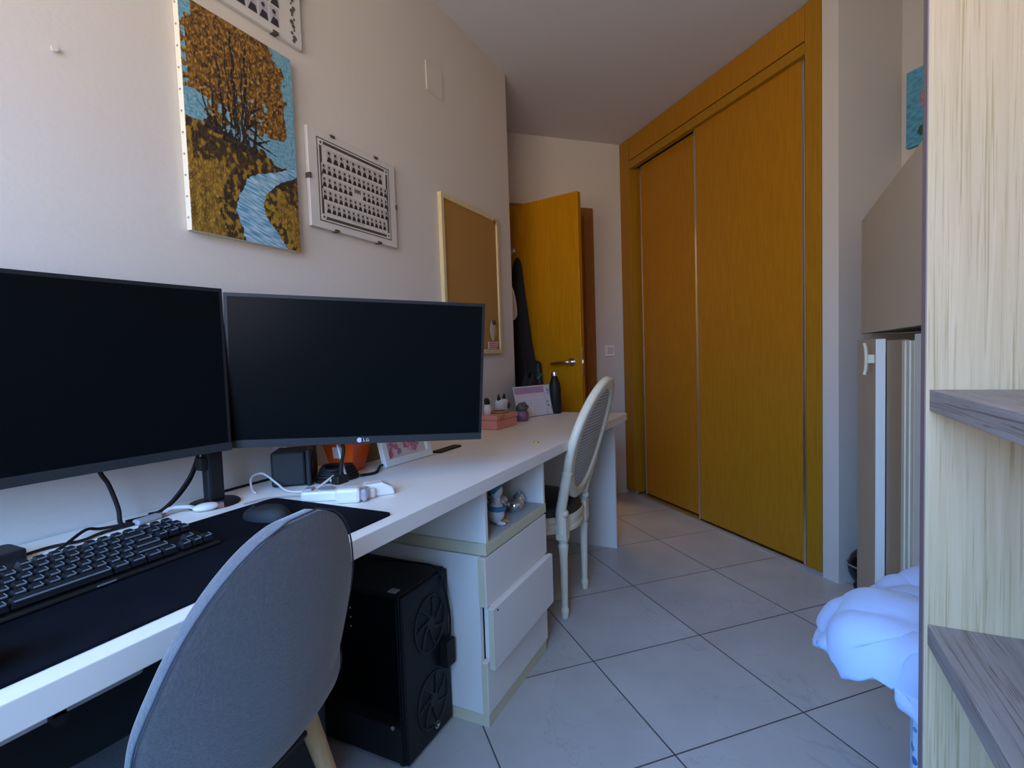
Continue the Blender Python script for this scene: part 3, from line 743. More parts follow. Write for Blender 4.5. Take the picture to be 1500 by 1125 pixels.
# dual monitor arm
am = thing('dual_monitor_stand', 'black dual monitor stand with a round base behind the monitors', 'monitor stand', (.766, 1.158, DZ))
b = MB(); b.lathe([(.054, 0), (.054, .005), (.050, .008), (.022, .010)]); b.build('base', BLK, am)
b = MB(); b.box((-.019, -.014, .008), (.019, .014, .36)); b.build('pole', BLK, am, bevel=.006)
b = MB(); b.box((-.034, -.012, .085), (-.0195, .010, .115)); b.build('cable_hook', BLK, am, bevel=.002)
b = MB(); b.box((-.024, -.018, .26), (.024, .020, .32)); b.build('clamp_collar', BLK, am, bevel=.004)
b = MB(); b.tube([(-.02, .016, .30), (-.12, .030, .30), (-.285, .026, .30)], .014, n=10); b.build('arm', BLK, am)
b = MB(); b.tube([(.02, .0, .30), (.12, -.02, .31), (.235, -.165, .31), (.262, -.20, .31)], .013, n=10); b.build('arm', BLK, am)

# ------------------------------------------------------------------ desk mat, keyboard, mouse
b = MB()
def rrect(x0, y0, x1, y1, r, n=6):
    out = []
    for cx, cy, a0 in ((x1 - r, y1 - r, 0), (x0 + r, y1 - r, 90), (x0 + r, y0 + r, 180), (x1 - r, y0 + r, 270)):
        for k in range(n + 1):
            t = R(a0 + 90 * k / n); out.append((cx + r * math.cos(t), cy + r * math.sin(t)))
    return out
b.prism(rrect(-.06, .700, .845, 1.055, .015), DZ + .0002, DZ + .004)
tag(b.build('desk_mat', MAT_), 'large black cloth desk mat under the keyboard and mouse', 'desk mat')
kb = thing('keyboard', 'black mechanical keyboard with highlights coloured along the key edges on the desk mat', 'keyboard', (.380, .945, DZ + .0041), R(1.5))
b = MB(); b.prism([(-.075, .0), (-.075, .006), (.075, .030), (.075, 0)], -.165, .205, f=lambda y, z, x: (x, y, z)); b.build('case', BLK, kb, bevel=.003)
KROWS = []
pitch = .0192
kinds = {}
def key(cx, cy, wu, row):
    w = pitch * wu - .0022; d = pitch - .0022
    z = .0075 + (cy + .075) * .16
    ky = (round(wu, 2))
    if ky not in kinds:
        q = MB(); t = .0032
        vs = [(-w/2, -d/2, 0), (w/2, -d/2, 0), (w/2, d/2, 0), (-w/2, d/2, 0), (-w/2 + t, -d/2 + t*.8, .0095), (w/2 - t, -d/2 + t*.8, .0095), (w/2 - t, d/2 - t*.6, .0095), (-w/2 + t, d/2 - t*.6, .0095)]
        q.add(vs, [(0,3,2,1),(4,5,6,7),(0,1,5,4),(1,2,6,5),(2,3,7,6),(3,0,4,7)])
        q.box((-w/2 + t, -d/2 + .0012, .0080), (w/2 - t, -d/2 + t * .8 + .0004, .0097), 1)  # pale bars paint highlights along the front and right cap edges
        q.box((w/2 - t + .0002, -d/2 + .003, .0060), (w/2 - t + .0013, d/2 - .004, .0097), 1)
        kinds[ky] = q.build('key', [KEYM, KEYE], kb)
        o = kinds[ky]
    else:
        o = bpy.data.objects.new('key', kinds[ky].data); COL.objects.link(o); o.parent = kb
    o.location = (cx, cy, z + .004)
    o.rotation_euler = (R(9), 0, 0)
x0 = -.156
def row(j, ws, gap=None, xs=x0):
    x = xs; y = -.062 + j * .0205
    for wu in ws:
        if wu < 0: x += -wu * pitch; continue
        key(x + wu * pitch / 2, y, wu, j); x += wu * pitch
row(5, [1, -.9, 1, 1, 1, 1, -.45, 1, 1, 1, 1, -.45, 1, 1, 1, 1, -.3, 1, 1, 1])
row(4, [1] * 13 + [2, -.3, 1, 1, 1])
row(3, [1.5] + [1] * 12 + [1.5, -.3, 1, 1, 1])
row(2, [1.75] + [1] * 11 + [2.25])
row(1, [2.25] + [1] * 10 + [2.75, -1.3, 1])
row(0, [1.25, 1.25, 1.25, 6.25, 1.25, 1.25, 1.25, 1.25, -.3, 1, 1, 1])
b = MB(); b.box((.01, -.0768, .0035), (.035, -.0755, .0055)); b.build('brand_strip', KEYE, kb)
ms = thing('computer_mouse', 'black computer mouse on the right part of the desk mat', 'mouse', (.725, .93, DZ + .0041), R(95))
b = MB(); b.grid(24, 10, lambda u, v: (math.cos(2*math.pi*u) * .058 * math.cos(v * math.pi/2) ** .5 if v < 1 else 0, math.sin(2*math.pi*u) * .031 * (math.cos(v * math.pi/2) ** .5 if v < 1 else 0), .026 * math.sin(v * math.pi/2) * (1 - .15 * math.cos(2*math.pi*u))), wrap=True)
b.build('shell', BLK2, ms)
b = MB(); b.cyl((.032, -.004, .019), (.032, .004, .019), .007, n=14); b.build('scroll_wheel', BLK, ms)
# dark headphones at the left edge
hp_ = thing('headphones', 'black headphones lying on the desk mat at the left picture edge', 'headphones', (.205, .815, DZ + .0041), 0)
for yy in (-.055, .055):
    b = MB(); b.lathe([(.0, 0), (.030, .002), (.036, .012), (.036, .028), (.028, .04), (0, .042)], c=(0, yy, 0), sy=.9); b.build('ear_cup', BLK, hp_)
b = MB(); b.tube([(0, -.06, .035), (-.05, -.07, .04), (-.11, -.03, .04), (-.11, .03, .04), (-.05, .07, .04), (0, .06, .035)], .008, n=8); b.build('headband', BLK2, hp_)

# ------------------------------------------------------------------ cables and small things on the desk
def cable(name, pts, r, m, label, cat='cable', group='cables on and behind the desk', sub=6):
    b = MB(); b.tube(pts, r, n=8, sub=sub); return tag(b.build(name, m), label, cat, group)
z = DZ + .004
cable('monitor_cable', [(.545, 1.19, .96), (.553, 1.19, .86), (.567, 1.185, .82), (.578, 1.18, .77), (.580, 1.178, .738), (.595, 1.17, .7335)], .0045, CABB, 'thick black cable hanging from the left monitor down to the desk')
cable('power_cable', [(.742, 1.17, .85), (.728, 1.185, .80), (.69, 1.19, .755), (.655, 1.195, .735), (.60, 1.20, .7335)], .0035, CABB, 'black cable looping from the arm pole down to the desk, upper of two')
cable('power_cable', [(.745, 1.18, .83), (.735, 1.195, .79), (.705, 1.20, .755), (.675, 1.205, .735), (.65, 1.21, .7335)], .0035, CABB, 'black cable looping from the arm pole down to the desk, lower of two')
cable('desk_cable', [(.60, 1.165, z), (.54, 1.165, z), (.50, 1.15, z), (.46, 1.165, z), (.42, 1.16, z), (.36, 1.14, z)], .003, CABB, 'thin black cable running from the plug toward the left picture edge')
cable('desk_cable', [(.60, 1.175, z), (.55, 1.19, z + .002), (.52, 1.18, z + .010), (.46, 1.13, z + .003), (.43, 1.115, z), (.36, 1.105, z + .002), (.30, 1.11, z)], .003, CABB, 'second thin black cable crossing behind the keyboard')
cable('wall_cable', [(.80, 1.238, z - .001), (.90, 1.240, z - .001), (1.0, 1.240, z - .001), (1.10, 1.236, z - .001)], .0035, CABB, 'black cable lying along the wall behind the small speaker')
ch = thing('cable_adapter', 'grey and white cable adapter lying between keyboard and wall', 'adapter', (.625, 1.165, DZ), R(8))
b = MB(); b.box((-.028, -.010, .0005), (.025, .010, .012)); b.build('plug_body', GPL, ch, bevel=.004)
b = MB(); b.box((.025, -.008, .002), (.034, .008, .010)); b.build('plug_tip', mat('plug_red', (.25, .08, .08), .5), ch, bevel=.001)
cable('white_cable', [(.655, 1.168, z + .002), (.675, 1.17, z + .010), (.70, 1.155, z + .008), (.712, 1.15, z + .003)], .0045, CABW, 'short white cable joining the adapter to the white plug')
wp = MB(); wp.sphere((0, 0, .009), .018, sc=(1.5, .9, .5)); wpo = wp.build('white_plug', WPL, loc=(.722, 1.122, DZ + .0001), rot=(0, 0, R(-20))); tag(wpo, 'rounded white plug on the desk before the arm base', 'plug')
wq = MB(); wq.box((.020, -.008, .002), (.034, .008, .013)); wq.build('plug_end', mat('plug_brown', (.22, .12, .10), .5), wpo)
b = MB(); b.prism(rrect(-.06, -.035, .06, .035, .01), 0, .022)
tag(b.build('power_brick', BLK, loc=(.355, 1.165, DZ + .0002), bevel=.003), 'dark power brick lying by the wall at the left picture edge', 'power adapter')

# small speaker
sp = thing('small_speaker', 'small black cube speaker on the desk under the right monitor', 'speaker', (.985, 1.135, DZ), R(38))
b = MB(); b.box((-.046, -.030, .001), (.046, .055, .092)); b.build('cabinet', BLK, sp, bevel=.006)
b = MB(); b.box((-.050, -.044, .0), (.050, -.031, .097)); b.build('front_baffle', BEZ, sp, bevel=.004)
b = MB(); b.lathe([(.036, 0), (.034, .003), (.02, -.002), (0, .001)]); b.build('driver_cone', BLK2, sp, loc=(0, -.0445, .05), rot=(R(90), 0, 0))
cable('speaker_cable', [(.86, 1.14, z), (.87, 1.165, z + .004), (.885, 1.185, z + .028), (.91, 1.175, z + .035), (.915, 1.13, z + .012), (.90, 1.08, z + .002), (.905, 1.04, z), (.93, 1.01, z + .004), (.97, 1.0, z + .022), (.985, 1.005, z + .024), (.99, 1.02, z + .008)], .0028, CABW, 'looping white cable around the small speaker')
cable('flex_cord', [(.78, 1.075, z), (.84, 1.062, z), (.89, .995, z), (.915, .965, z + .004)], .0016, GPL, 'thin grey cord running to the white power strip')
# power strip with adapters
ps = thing('power_strip', 'white power strip lying on the desk behind the grey chair', 'power strip', (.905, .905, DZ), R(-58))
b = MB(); b.prism(rrect(-.085, -.024, .085, .024, .010), 0.0003, .024); b.build('strip_body', WPL, ps, bevel=.005)
b = MB(); b.cyl((-.03, 0, .024), (-.03, 0, .0265), .019, n=20); b.build('socket', GPL, ps)
b = MB(); b.box((-.078, -.014, .024), (-.06, .014, .029)); b.build('rocker_switch', GPL, ps, bevel=.002)
a1 = thing('clear_plug_adapter', 'pinkish clear charger plugged in the middle of the power strip', 'charger', (.888, .862, DZ + .0002), R(-60), 'chargers at the power strip')
b = MB(); b.box((-.026, -.020, 0), (.030, .022, .034)); b.build('shell', WPL, a1, bevel=.008)
b = MB(); b.box((.0305, -.018, .003), (.045, .020, .031)); b.build('front_cover', CLR, a1, bevel=.006)
a2 = thing('wedge_charger', 'white wedge shaped charger at the right end of the power strip', 'charger', (.965, .838, DZ + .0002), R(-40), 'chargers at the power strip')
b = MB(); b.prism([(-.035, 0), (.035, 0), (.030, .018), (.006, .032), (-.035, .030)], -.020, .020, f=lambda x, y, zz: (x, zz, y)); b.build('shell', WPL, a2, bevel=.004)
b = MB(); b.box((.004, -.010, .0318), (.0165, -.008, .0325)); b.build('slot', GPL, a2)
pg_ = MB(); pg_.box((.922, .925, DZ + .0245), (.958, .950, DZ + .045)); pgo = pg_.build('black_plug', BLK, bevel=.004); tag(pgo, 'black plug seated on the far end of the power strip', 'plug')
b = MB(); b.tube([(.945, .94, .772), (.955, .945, .80), (.972, .953, .825), (.98, .962, .842)], .0045, n=8); b.build('plug_cord', CABB, pgo)
cable('dangling_cord', [(.985, .984, .848), (.976, .975, .84), (.965, .958, .82), (.962, .945, .785), (.958, .93, .755)], .0035, mat('shiny_grey_cord', (.35, .34, .34), .3), 'thin shiny cord hanging from the right monitor to the plug')
# black router / coil
rt = thing('coiled_headset', 'coil of black cable and adapter beside the orange container', 'cable', (1.055, 1.060, DZ), 0, 'cables on and behind the desk')
for k in range(5):
    b = MB(); b.tube([((.052 - k * .004) * math.cos(t) * 1.15, (.045 - k * .003) * math.sin(t), .006 + k * .007 + .003 * math.sin(2 * t + k)) for t in [q * math.pi / 6 for q in range(12)]], .0055, n=8, closed=True, sub=3); b.build('loop', CABB, rt)
b = MB(); b.box((-.03, -.012, .001), (.03, .014, .028)); b.build('adapter_block', BLK, rt, bevel=.004)
cable('long_cable', [(1.09, 1.01, z + .002), (1.14, 1.00, z), (1.20, 1.03, z + .006), (1.25, 1.035, z), (1.30, 1.045, z), (1.36, 1.09, z)], .004, CABB, 'black cable running past the orange container to the picture frame')
# orange container
oc = thing('orange_container', 'angular glossy orange plastic container with a white label behind the monitor', 'container', (1.155, 1.115, DZ), R(12))
b = MB(); k0, k1 = .034, .058
vs = [(-k0, -k0, .001), (k0, -k0, .001), (k0, k0, .001), (-k0, k0, .001), (-k1, -k1 * .9, .10), (k1, -k1 * .9, .10), (k1, k1 * .9, .10), (-k1, k1 * .9, .10)]
b.add(vs, [(0,3,2,1),(4,5,6,7),(0,1,5,4),(1,2,6,5),(2,3,7,6),(3,0,4,7)]); b.build('tub', ORANGE, oc, bevel=.003)
b = MB(); b.add([(-.0525, -.018, .045), (-.0525, .014, .045), (-.0580, .014, .078), (-.0580, -.018, .078)], [(0, 1, 2, 3)]); b.add([(-.0529, -.012, .048), (-.0529, -.004, .048), (-.0580, -.004, .074), (-.0580, -.012, .074)], [(0, 1, 2, 3)], 1)
b.build('label', [WPL, mat('label_blue', (.15, .2, .3), .6)], oc)
b = MB(); b.box((1.225, 1.135, DZ + .0005), (1.40, 1.20, DZ + .12))
tag(b.build('cardboard_box', mat('brown_cardboard', (.34, .215, .085), .8), bevel=.003), 'brown cardboard box against the wall right of the orange container', 'box')
b = MB(); b.box((.99, 1.18, DZ + .0005), (1.10, 1.235, DZ + .11))
tag(b.build('mauve_box', mat('mauve_card', (.40, .33, .33), .8), bevel=.003), 'pale mauve box against the wall behind the small speaker', 'box')
# small picture frame leaning
pf = thing('small_picture_frame', 'small white frame with a pink floral picture leaning back on the desk', 'picture frame', (1.32, 1.018, DZ), R(-3))
tl = Matrix.Rotation(R(-14), 4, 'X')
b = MB(); w, h, t = .225, .15, .022
for a, c in (((-w/2, 0), (w/2, t)), ((-w/2, h - t), (w/2, h)), ((-w/2, t), (-w/2 + t, h - t)), ((w/2 - t, t), (w/2, h - t))):
    q = MB(); q.box((a[0], -.009, a[1]), (c[0], .009, c[1]), mtx=tl); q.build('frame_rail', PALEW, pf, bevel=.002)
q = MB(); q.box((-w/2 + t, .001, t), (w/2 - t, .006, h - t), 0, mtx=tl)
rr = random.Random(11)
for k in range(70):
    cx_, cz_ = rr.uniform(-w/2 + t + .012, w/2 - t - .012), rr.uniform(t + .012, h - t - .012); ra = rr.uniform(.004, .011)
    q.cyl(tl @ Vector((cx_, .001, cz_)), tl @ Vector((cx_, .0006 - k * .00001, cz_)), ra, n=9, mi=1 + k % 3)
q.build('picture', [PAPER, mat('flower_pink', (.62, .14, .22), .6), mat('flower_light', (.78, .40, .46), .6), mat('flower_mauve', (.42, .20, .28), .6)], pf)
q = MB(); q.prism([(.008, .02), (.075, .0), (.035, .12)], -.03, .03, f=lambda y, zz, x: (x, y + .008, zz + .0015)); q.build('easel_back', mat('maroon_card', (.08, .02, .02), .7), pf)
b = MB(); b.prism(rrect(1.46, .995, 1.60, 1.03, .008), DZ + .0003, DZ + .006)
tag(b.build('flat_remote', BLK), 'thin flat black remote lying on the desk right of the small frame', 'remote')

# far end of the desk
pk = thing('pink_box', 'salmon pink lidded keepsake box on the far part of the desk', 'box', (2.095, 1.115, DZ), R(-3))
b = MB(); w2, d2 = .185, .12
b.box((-w2/2, -d2/2, .0005), (w2/2, d2/2, .042)); b.build('box_base', PINKB, pk, bevel=.003)
b = MB(); b.box((-w2/2 - .004, -d2/2 - .004, .0425), (w2/2 + .004, d2/2 + .004, .062)); b.build('lid', PINKB, pk, bevel=.003)
b = MB(); b.tube([(-.06, -.066, .045), (-.07, -.072, .058), (-.05, -.074, .062), (-.045, -.066, .05)], .0025, n=6); b.build('clasp', mat('brass', (.65, .42, .15), .3, 1.), pk)
TZ = DZ + .0622
bc = thing('bangle_stack', 'flat dish of bangles lying on the pink box', 'jewellery', (2.13, 1.115, TZ))
b = MB(); b.lathe([(.0, .001), (.040, .001), (.045, .008), (.043, .009), (.038, .004), (0, .004)]); b.build('dish', mat('dish_gold', (.45, .30, .12), .35), bc)
b = MB(); b.tube([(.026 * math.cos(t), .026 * math.sin(t), .008) for t in [k * math.pi / 6 for k in range(12)]], .003, n=6, closed=True, sub=2); b.build('bangle', mat('bangle_red', (.25, .05, .04), .4), bc)
fo = thing('penguin_figurine', 'tiny black and white standing figurine on top of the pink box', 'figurine', (2.045, 1.13, TZ))
b = MB(); b.lathe([(.012, 0), (.017, .01), (.018, .028), (.012, .045), (0, .048)]); b.build('body', FW, fo)
b = MB(); b.sphere((0, 0, .055), .0135); b.sphere((0, .003, .066), .012, sc=(1, 1, .8)); b.sphere((0, .001, .022), .0195, sc=(.9, .7, .75)); b.build('hood', BLK, fo)
cs = thing('cat_ornament', 'white ornament with dark ears standing between pink box and calendar', 'ornament', (2.235, 1.155, DZ))
b = MB(); b.lathe([(.03, .001), (.035, .01), (.030, .05), (.040, .075), (.045, .10), (.035, .115), (0, .118)], sx=1.0, sy=.7); b.build('body', mat('ornament_pale', (.60, .58, .54), .5), cs)
for sx in (-1, 1):
    b = MB(); b.cyl((sx * .026, 0, .108), (sx * .031, 0, .142), .013, .002, n=10); b.build('ear', BLK, cs)
b = MB(); b.sphere((.018, -.026, .085), .017, sc=(1, .5, 1)); b.sphere((-.012, -.024, .045), .02, sc=(1.2, .5, .8)); b.build('dark_patch', mat('patch_dark', (.05, .05, .035), .6), cs)
pj = thing('purple_jar', 'small purple jar with a decorated dark top in front of the calendar', 'jar', (2.315, 1.085, DZ))
b = MB(); b.lathe([(.026, .0005), (.032, .008), (.034, .03), (.030, .048), (.024, .052), (0, .052)]); b.build('jar_body', mat('purple_glass', (.19, .10, .17), .35), pj)
b = MB(); b.lathe([(.025, .052), (.030, .058), (.028, .075), (.015, .09), (0, .092)]); b.sphere((-.015, -.02, .085), .012); b.sphere((.012, -.022, .07), .010); b.build('jar_lid', mat('lid_dark_floral', (.10, .08, .07), .5, var=.6, vscale=120), pj)
# desk calendar leaning back
cl = thing('desk_calendar', 'white and mauve desk calendar sheet standing on the far end of the desk', 'calendar', (2.53, 1.085, DZ), R(-22))
tl = Matrix.Rotation(R(-12), 4, 'X')
b = MB(); cw, chh = .30, .165
b.box((-cw/2, 0, .002), (cw/2, .003, chh), 0, mtx=tl)
b.box((-cw/2 + .004, -.0006, chh - .040), (cw/2 - .085, 0, chh - .006), 1, mtx=tl)
b.box((-cw/2 + .004, -.0006, chh - .058), (cw/2 - .085, 0, chh - .042), 2, mtx=tl)
for k in range(6): b.box((-cw/2 + .008, -.0006, .016 + k * .014), (cw/2 - .088, 0, .0172 + k * .014), 3, mtx=tl)
b.box((cw/2 - .082, -.0006, .004), (cw/2 - .080, 0, chh - .004), 1, mtx=tl)
rr = random.Random(5)
for k in range(16):
    xx, zz = rr.uniform(cw/2 - .07, cw/2 - .015), rr.uniform(.012, chh - .02); b.cyl(tl @ Vector((xx, 0, zz)), tl @ Vector((xx, -.0008, zz)), rr.uniform(.004, .009), n=8, mi=4 + k % 2)
b.build('sheet', [mat('calendar_paper', (.64, .60, .60), .6), mat('calendar_mauve', (.42, .23, .33), .6), mat('calendar_pink', (.72, .50, .56), .6), mat('calendar_line', (.50, .44, .46), .6), mat('calendar_green', (.38, .38, .26), .6), mat('calendar_brown', (.22, .17, .15), .6)], cl)
b = MB(); b.box((-cw/2, .0, .0005), (cw/2, .06, .003)); b.prism([(.004, .003), (.06, .003), (.038, chh * .9)], -.1, .1, f=lambda y, zz, x: (x, y, zz)); b.build('easel_stand', BLK, cl)
bt = thing('black_bottle', 'tall slim black water bottle with steel cap beside the calendar', 'bottle', (2.665, 1.045, DZ))
b = MB(); b.lathe([(.030, .0005), (.033, .005), (.033, .135), (.029, .165), (.018, .195), (.017, .205), (0, .205)]); b.build('bottle_body', BLK, bt)
b = MB(); b.lathe([(.017, .2055), (.0175, .225), (.016, .229), (0, .229)]); b.build('cap', CHR, bt)
gb = MB()
gb = thing('dark_bag', 'dark bag with green trim slumped on the far end of the desk behind the calendar', 'bag', (2.60, 1.16, DZ))
b = MB(); b.grid(26, 14, lambda u, v: (math.cos(2*math.pi*u) * .10 * (math.sin(math.pi * (.06 + .9 * v)) ** .5) * (1 + .12 * math.sin(u * 25)), math.sin(2*math.pi*u) * .045 * (math.sin(math.pi * (.06 + .9 * v)) ** .5), .002 + v * .215 + .02 * math.sin(u * 19) * v), wrap=True); b.build('bag_body', CLOB, gb, subd=1)
b = MB(); b.tube([(.0, -.04, .19), (.03, -.05, .215), (.07, -.035, .205), (.09, -.01, .20)], .008, n=8); b.build('green_trim', mat('dark_green_trim', (.03, .07, .035), .6), gb)
b = MB(); b.tube([(.009 * math.cos(t), .009 * math.sin(t), .0022) for t in [k * math.pi / 6 for k in range(12)]], .002, n=6, closed=True, sub=2)
tag(b.build('gold_ring', mat('gold', (.85, .58, .18), .2, 1.), loc=(1.737, .76, DZ + .0002)), 'small gold ring lying alone on the desk near its front edge', 'ring')

# ------------------------------------------------------------------ oval back chair
ch2 = thing('oval_back_chair', 'ivory painted oval back dining chair with dark seat pushed up to the desk', 'chair', (2.045, .735, 0), R(2))
# local: +y towards desk; rear legs at y=0
LEGP = [(.013, 0), (.014, .01), (.0165, .03), (.0135, .034), (.013, .045), (.0165, .25), (.020, .295), (.021, .305), (.016, .312), (.021, .32), (.024, .33)]
for sx in (-1, 1):
    q = MB(); q.lathe([(.0135, 0), (.015, .015), (.018, .035), (.0135, .04), (.013, .05), (.017, .25), (.0205, .288), (.0215, .296), (.015, .304), (.021, .312), (.024, .322)], n=16); q.box((-.021, -.021, .32), (.021, .021, .405))
    q.build('leg', IVORY, ch2, loc=(sx * .142, 0, 0))
    q = MB(); q.lathe([(.0125, 0), (.014, .015), (.017, .035), (.0125, .04), (.012, .05), (.017, .25), (.0205, .288), (.0215, .296), (.015, .304), (.021, .312), (.024, .322)], n=16); q.box((-.022, -.022, .32), (.022, .022, .40))
    q.build('leg', IVORY, ch2, loc=(sx * .19, .39, 0))
# seat frame : D-shaped band
def seat_out(t, grow=0.):
    # t 0..1 around
    a = 2 * math.pi * t; cx, cy = math.cos(a), math.sin(a)
    rx = .205 + .028 * cy + grow; ry = .225 + grow
    n = 2.6
    r = 1 / ((abs(cx)) ** n + (abs(cy)) ** n) ** (1 / n)
    return (cx * r * rx, .198 + cy * r * ry)
q = MB(); N = 48
vs = []
for (z_, g_) in ((.335, -.002), (.337, .002), (.352, .003), (.357, -.001), (.375, .000), (.380, .004), (.400, .004), (.404, -.002)):
    for i in range(N): x, y = seat_out(i / N, g_); vs.append((x, y, z_))
fs = [(k*N+i, k*N+(i+1)%N, (k+1)*N+(i+1)%N, (k+1)*N+i) for k in range(7) for i in range(N)] + [tuple(range(N))[::-1], tuple(range(7*N, 8*N))]
q.add(vs, fs, 0, False); q.build('seat_frame', IVORY, ch2)
q = MB(); vs = []
prof = [(0, .404), (-.004, .412), (-.006, .428), (-.014, .440), (-.035, .450), (-.09, .458), (-.15, .461), (-.198, .462)]
for (g_, z_) in prof:
    for i in range(N): x, y = seat_out(i / N, g_); vs.append((x, y, z_))
q.add(vs, [(k*N+i, k*N+(i+1)%N, (k+1)*N+(i+1)%N, (k+1)*N+i) for k in range(len(prof)-1) for i in range(N)], 0, True)
q.build('seat_cushion', SEATF, ch2)
# back : ellipse in a leaning plane
LEAN = math.tan(R(17)); ZC, RH, RW = .708, .225, .205
def bk(x, z_, off=0.): # plane: y at z .40 -> 0, leaning back, slightly curved
    return Vector((x, -.0 - (z_ - .42) * LEAN + .35 * x * x + off, z_ + off * LEAN))
def ringpt(t, rw, rh, off): return bk(rw * math.cos(t), ZC + rh * math.sin(t), off)
q = MB(); N = 64
sec = [(-.022, -.010), (-.022, .010), (-.012, .016), (.0, .011), (.012, .016), (.022, .010), (.022, -.010), (.012, -.016), (0, -.012), (-.012, -.016)]
vs = []
for i in range(N):
    t = 2 * math.pi * i / N
    for (dr_, off) in sec: vs.append(ringpt(t, RW + dr_, RH + dr_, off))
m = len(sec)
q.add(vs, [(i*m+k, i*m+(k+1)%m, ((i+1)%N)*m+(k+1)%m, ((i+1)%N)*m+k) for i in range(N) for k in range(m)], 0, True)
q.build('back_frame', IVORY, ch2)
CANE = None
mc, nt, bb = new_mat('ribbed_cane'); bb.inputs['Roughness'].default_value = .7
tc = nt.nodes.new('ShaderNodeTexCoord'); wv = nt.nodes.new('ShaderNodeTexWave'); wv.bands_direction = 'Z'; wv.inputs['Scale'].default_value = 24; wv.inputs['Distortion'].default_value = .6; wv.inputs['Detail Scale'].default_value = 3
nt.links.new(tc.outputs['Object'], wv.inputs['Vector']); rp = nt.nodes.new('ShaderNodeValToRGB'); rp.color_ramp.elements[0].color = (.33, .31, .28, 1); rp.color_ramp.elements[1].color = (.62, .60, .56, 1)
rp.color_ramp.elements[0].position = .1; rp.color_ramp.elements[1].position = .5
nt.links.new(wv.outputs['Fac'], rp.inputs['Fac']); nt.links.new(rp.outputs['Color'], bb.inputs['Base Color'])
bp = nt.nodes.new('ShaderNodeBump'); bp.inputs['Strength'].default_value = .8; bp.inputs['Distance'].default_value = .004; nt.links.new(wv.outputs['Fac'], bp.inputs['Height']); nt.links.new(bp.outputs['Normal'], bb.inputs['Normal'])
q = MB(); q.grid(40, 8, lambda u, v: ringpt(2*math.pi*u, (RW - .018) * v, (RH - .018) * v, -.003), wrap=True); q.grid(40, 8, lambda u, v: ringpt(2*math.pi*u, (RW - .018) * v, (RH - .018) * v, .005), wrap=True)
q.build('cane_panel', mc, ch2)
for sx in (-1, 1):
    q = MB()
    pts = [(sx * .146, .0, .345), (sx * .150, -.004, .42), (sx * .160, -.012, .48), (sx * .176, -.022, .54), (sx * .190, -.032, .60)]
    pts = [Vector((p[0], -(max(0, p[2] - .42)) * LEAN + (.35 * p[0] ** 2 if p[2] > .43 else 0.004), p[2])) for p in pts]
    q.tube(pts, [.022, .021, .020, .020, .020], n=12)
    q.sphere((sx * .146, -.008, .425), .022, sc=(1, .9, .75), n=14)
    q.build('back_stile', IVORY, ch2)

# ------------------------------------------------------------------ grey upholstered shell chair
gc = thing('shell_chair', 'grey upholstered shell chair with wooden legs drawn up to the keyboard', 'chair', (.451, .817, 0), .152)
# local: +y facing direction, backrest at -y
PROF = [(.235, .452), (.19, .458), (.10, .445), (.0, .438), (-.08, .442), (-.145, .462), (-.187, .505), (-.2065, .554), (-.22, .626), (-.2308, .698), (-.2407, .77), (-.250, .848)]
catP = catmull([Vector((a, b_, 0)) for a, b_ in PROF], 5)
def shell(u, v):
    p = catP[int(round(v * (len(catP) - 1)))]; y, z_ = p.x, p.y
    if y < -.15 and z_ > .49:
        vv = (z_ - .49) / .36
        w = .196 * (.86 + .14 * min(1, vv / .45) ** .8); tt = max(0, (vv - .20) / .80); w *= max(0.0004, 1 - tt ** 2.2) ** .5
    else:
        tf = max(0, (y - .10) / .136); w = .205 * max(.0004, 1 - tf ** 3) ** .5; w = w if z_ < .443 else w + (.169 - .205) * min(1, max(0, (-y - .08)) / .09)
    back = max(0, min(1, (z_ - .455) / .10)) if y < 0 else 0
    x = w * u
    return Vector((x, y + back * .055 * (x / .22) ** 2 * (1 + .5 * (1 - min(1, max(0, (z_ - .5) / .2)))), z_ + (1 - back) * .05 * abs(x / .22) ** 2.6))
q = MB(); NV = len(catP); NU = 25
q.grid(NU, NV, lambda u, v: shell(u * 2 - 1, v))
o = q.build('seat_shell', FAB, gc, solid=.027, subd=2)
o.modifiers['solid'].offset = 0
q = MB(); nseam = []
for k in range(int(NV * .52), NV): nseam.append(shell(-1, k / (NV - 1)) + Vector((-.003, -.0128, .0)))
for k in range(NV - 1, int(NV * .52) - 1, -1): nseam.append(shell(1, k / (NV - 1)) + Vector((.003, -.0128, .0)))
q.tube(nseam, .0013, n=6, sub=1); q.build('seam_piping', FABP, gc)
fr = MB(); fr.box((-.16, -.115, .395), (.16, .13, .410)); fr.build('seat_frame', BLK, gc, bevel=.006)
for sx in (-1, 1):
    for sy, yy in ((1, .115), (-1, -.105)):
        q = MB(); q.cyl((sx * .268, yy + sy * .05, 0), (sx * .165, yy, .432), .0105, .0175, n=18); q.build('leg', BEECH, gc)

# ------------------------------------------------------------------ bookcase on the right
bk_ = thing('open_bookcase', 'pale oak bookcase with greyish brown shelves at the right picture edge', 'bookcase', (.83, -.184, 0))
def bb_(name, a, b, m, bev=.001):
    q = MB(); q.box(a, b); return q.build(name, m, bk_, bevel=bev)
bb_('side_panel', (0, -.29, 0), (.020, 0, 2.45), SHW); bb_('side_panel', (-1.02, -.29, 0), (-1.0, 0, 2.45), SHW)
bb_('edge_band', (.0005, .0001, 0), (.0195, .0012, 2.45), mat('edge_mauve_brown', (.20, .15, .15), .5), 0)
for z_ in (.03, .330, .655, .963, 2.42):
    if z_ in (.03, 2.42): bb_('shelf', (-.9995, -.288, z_), (-.0005, -.002, z_ + .028), SHD)
    else: bb_('shelf', (-.9995, -.288, z_), (-.0005, -.0035, z_ + .027), SHD)

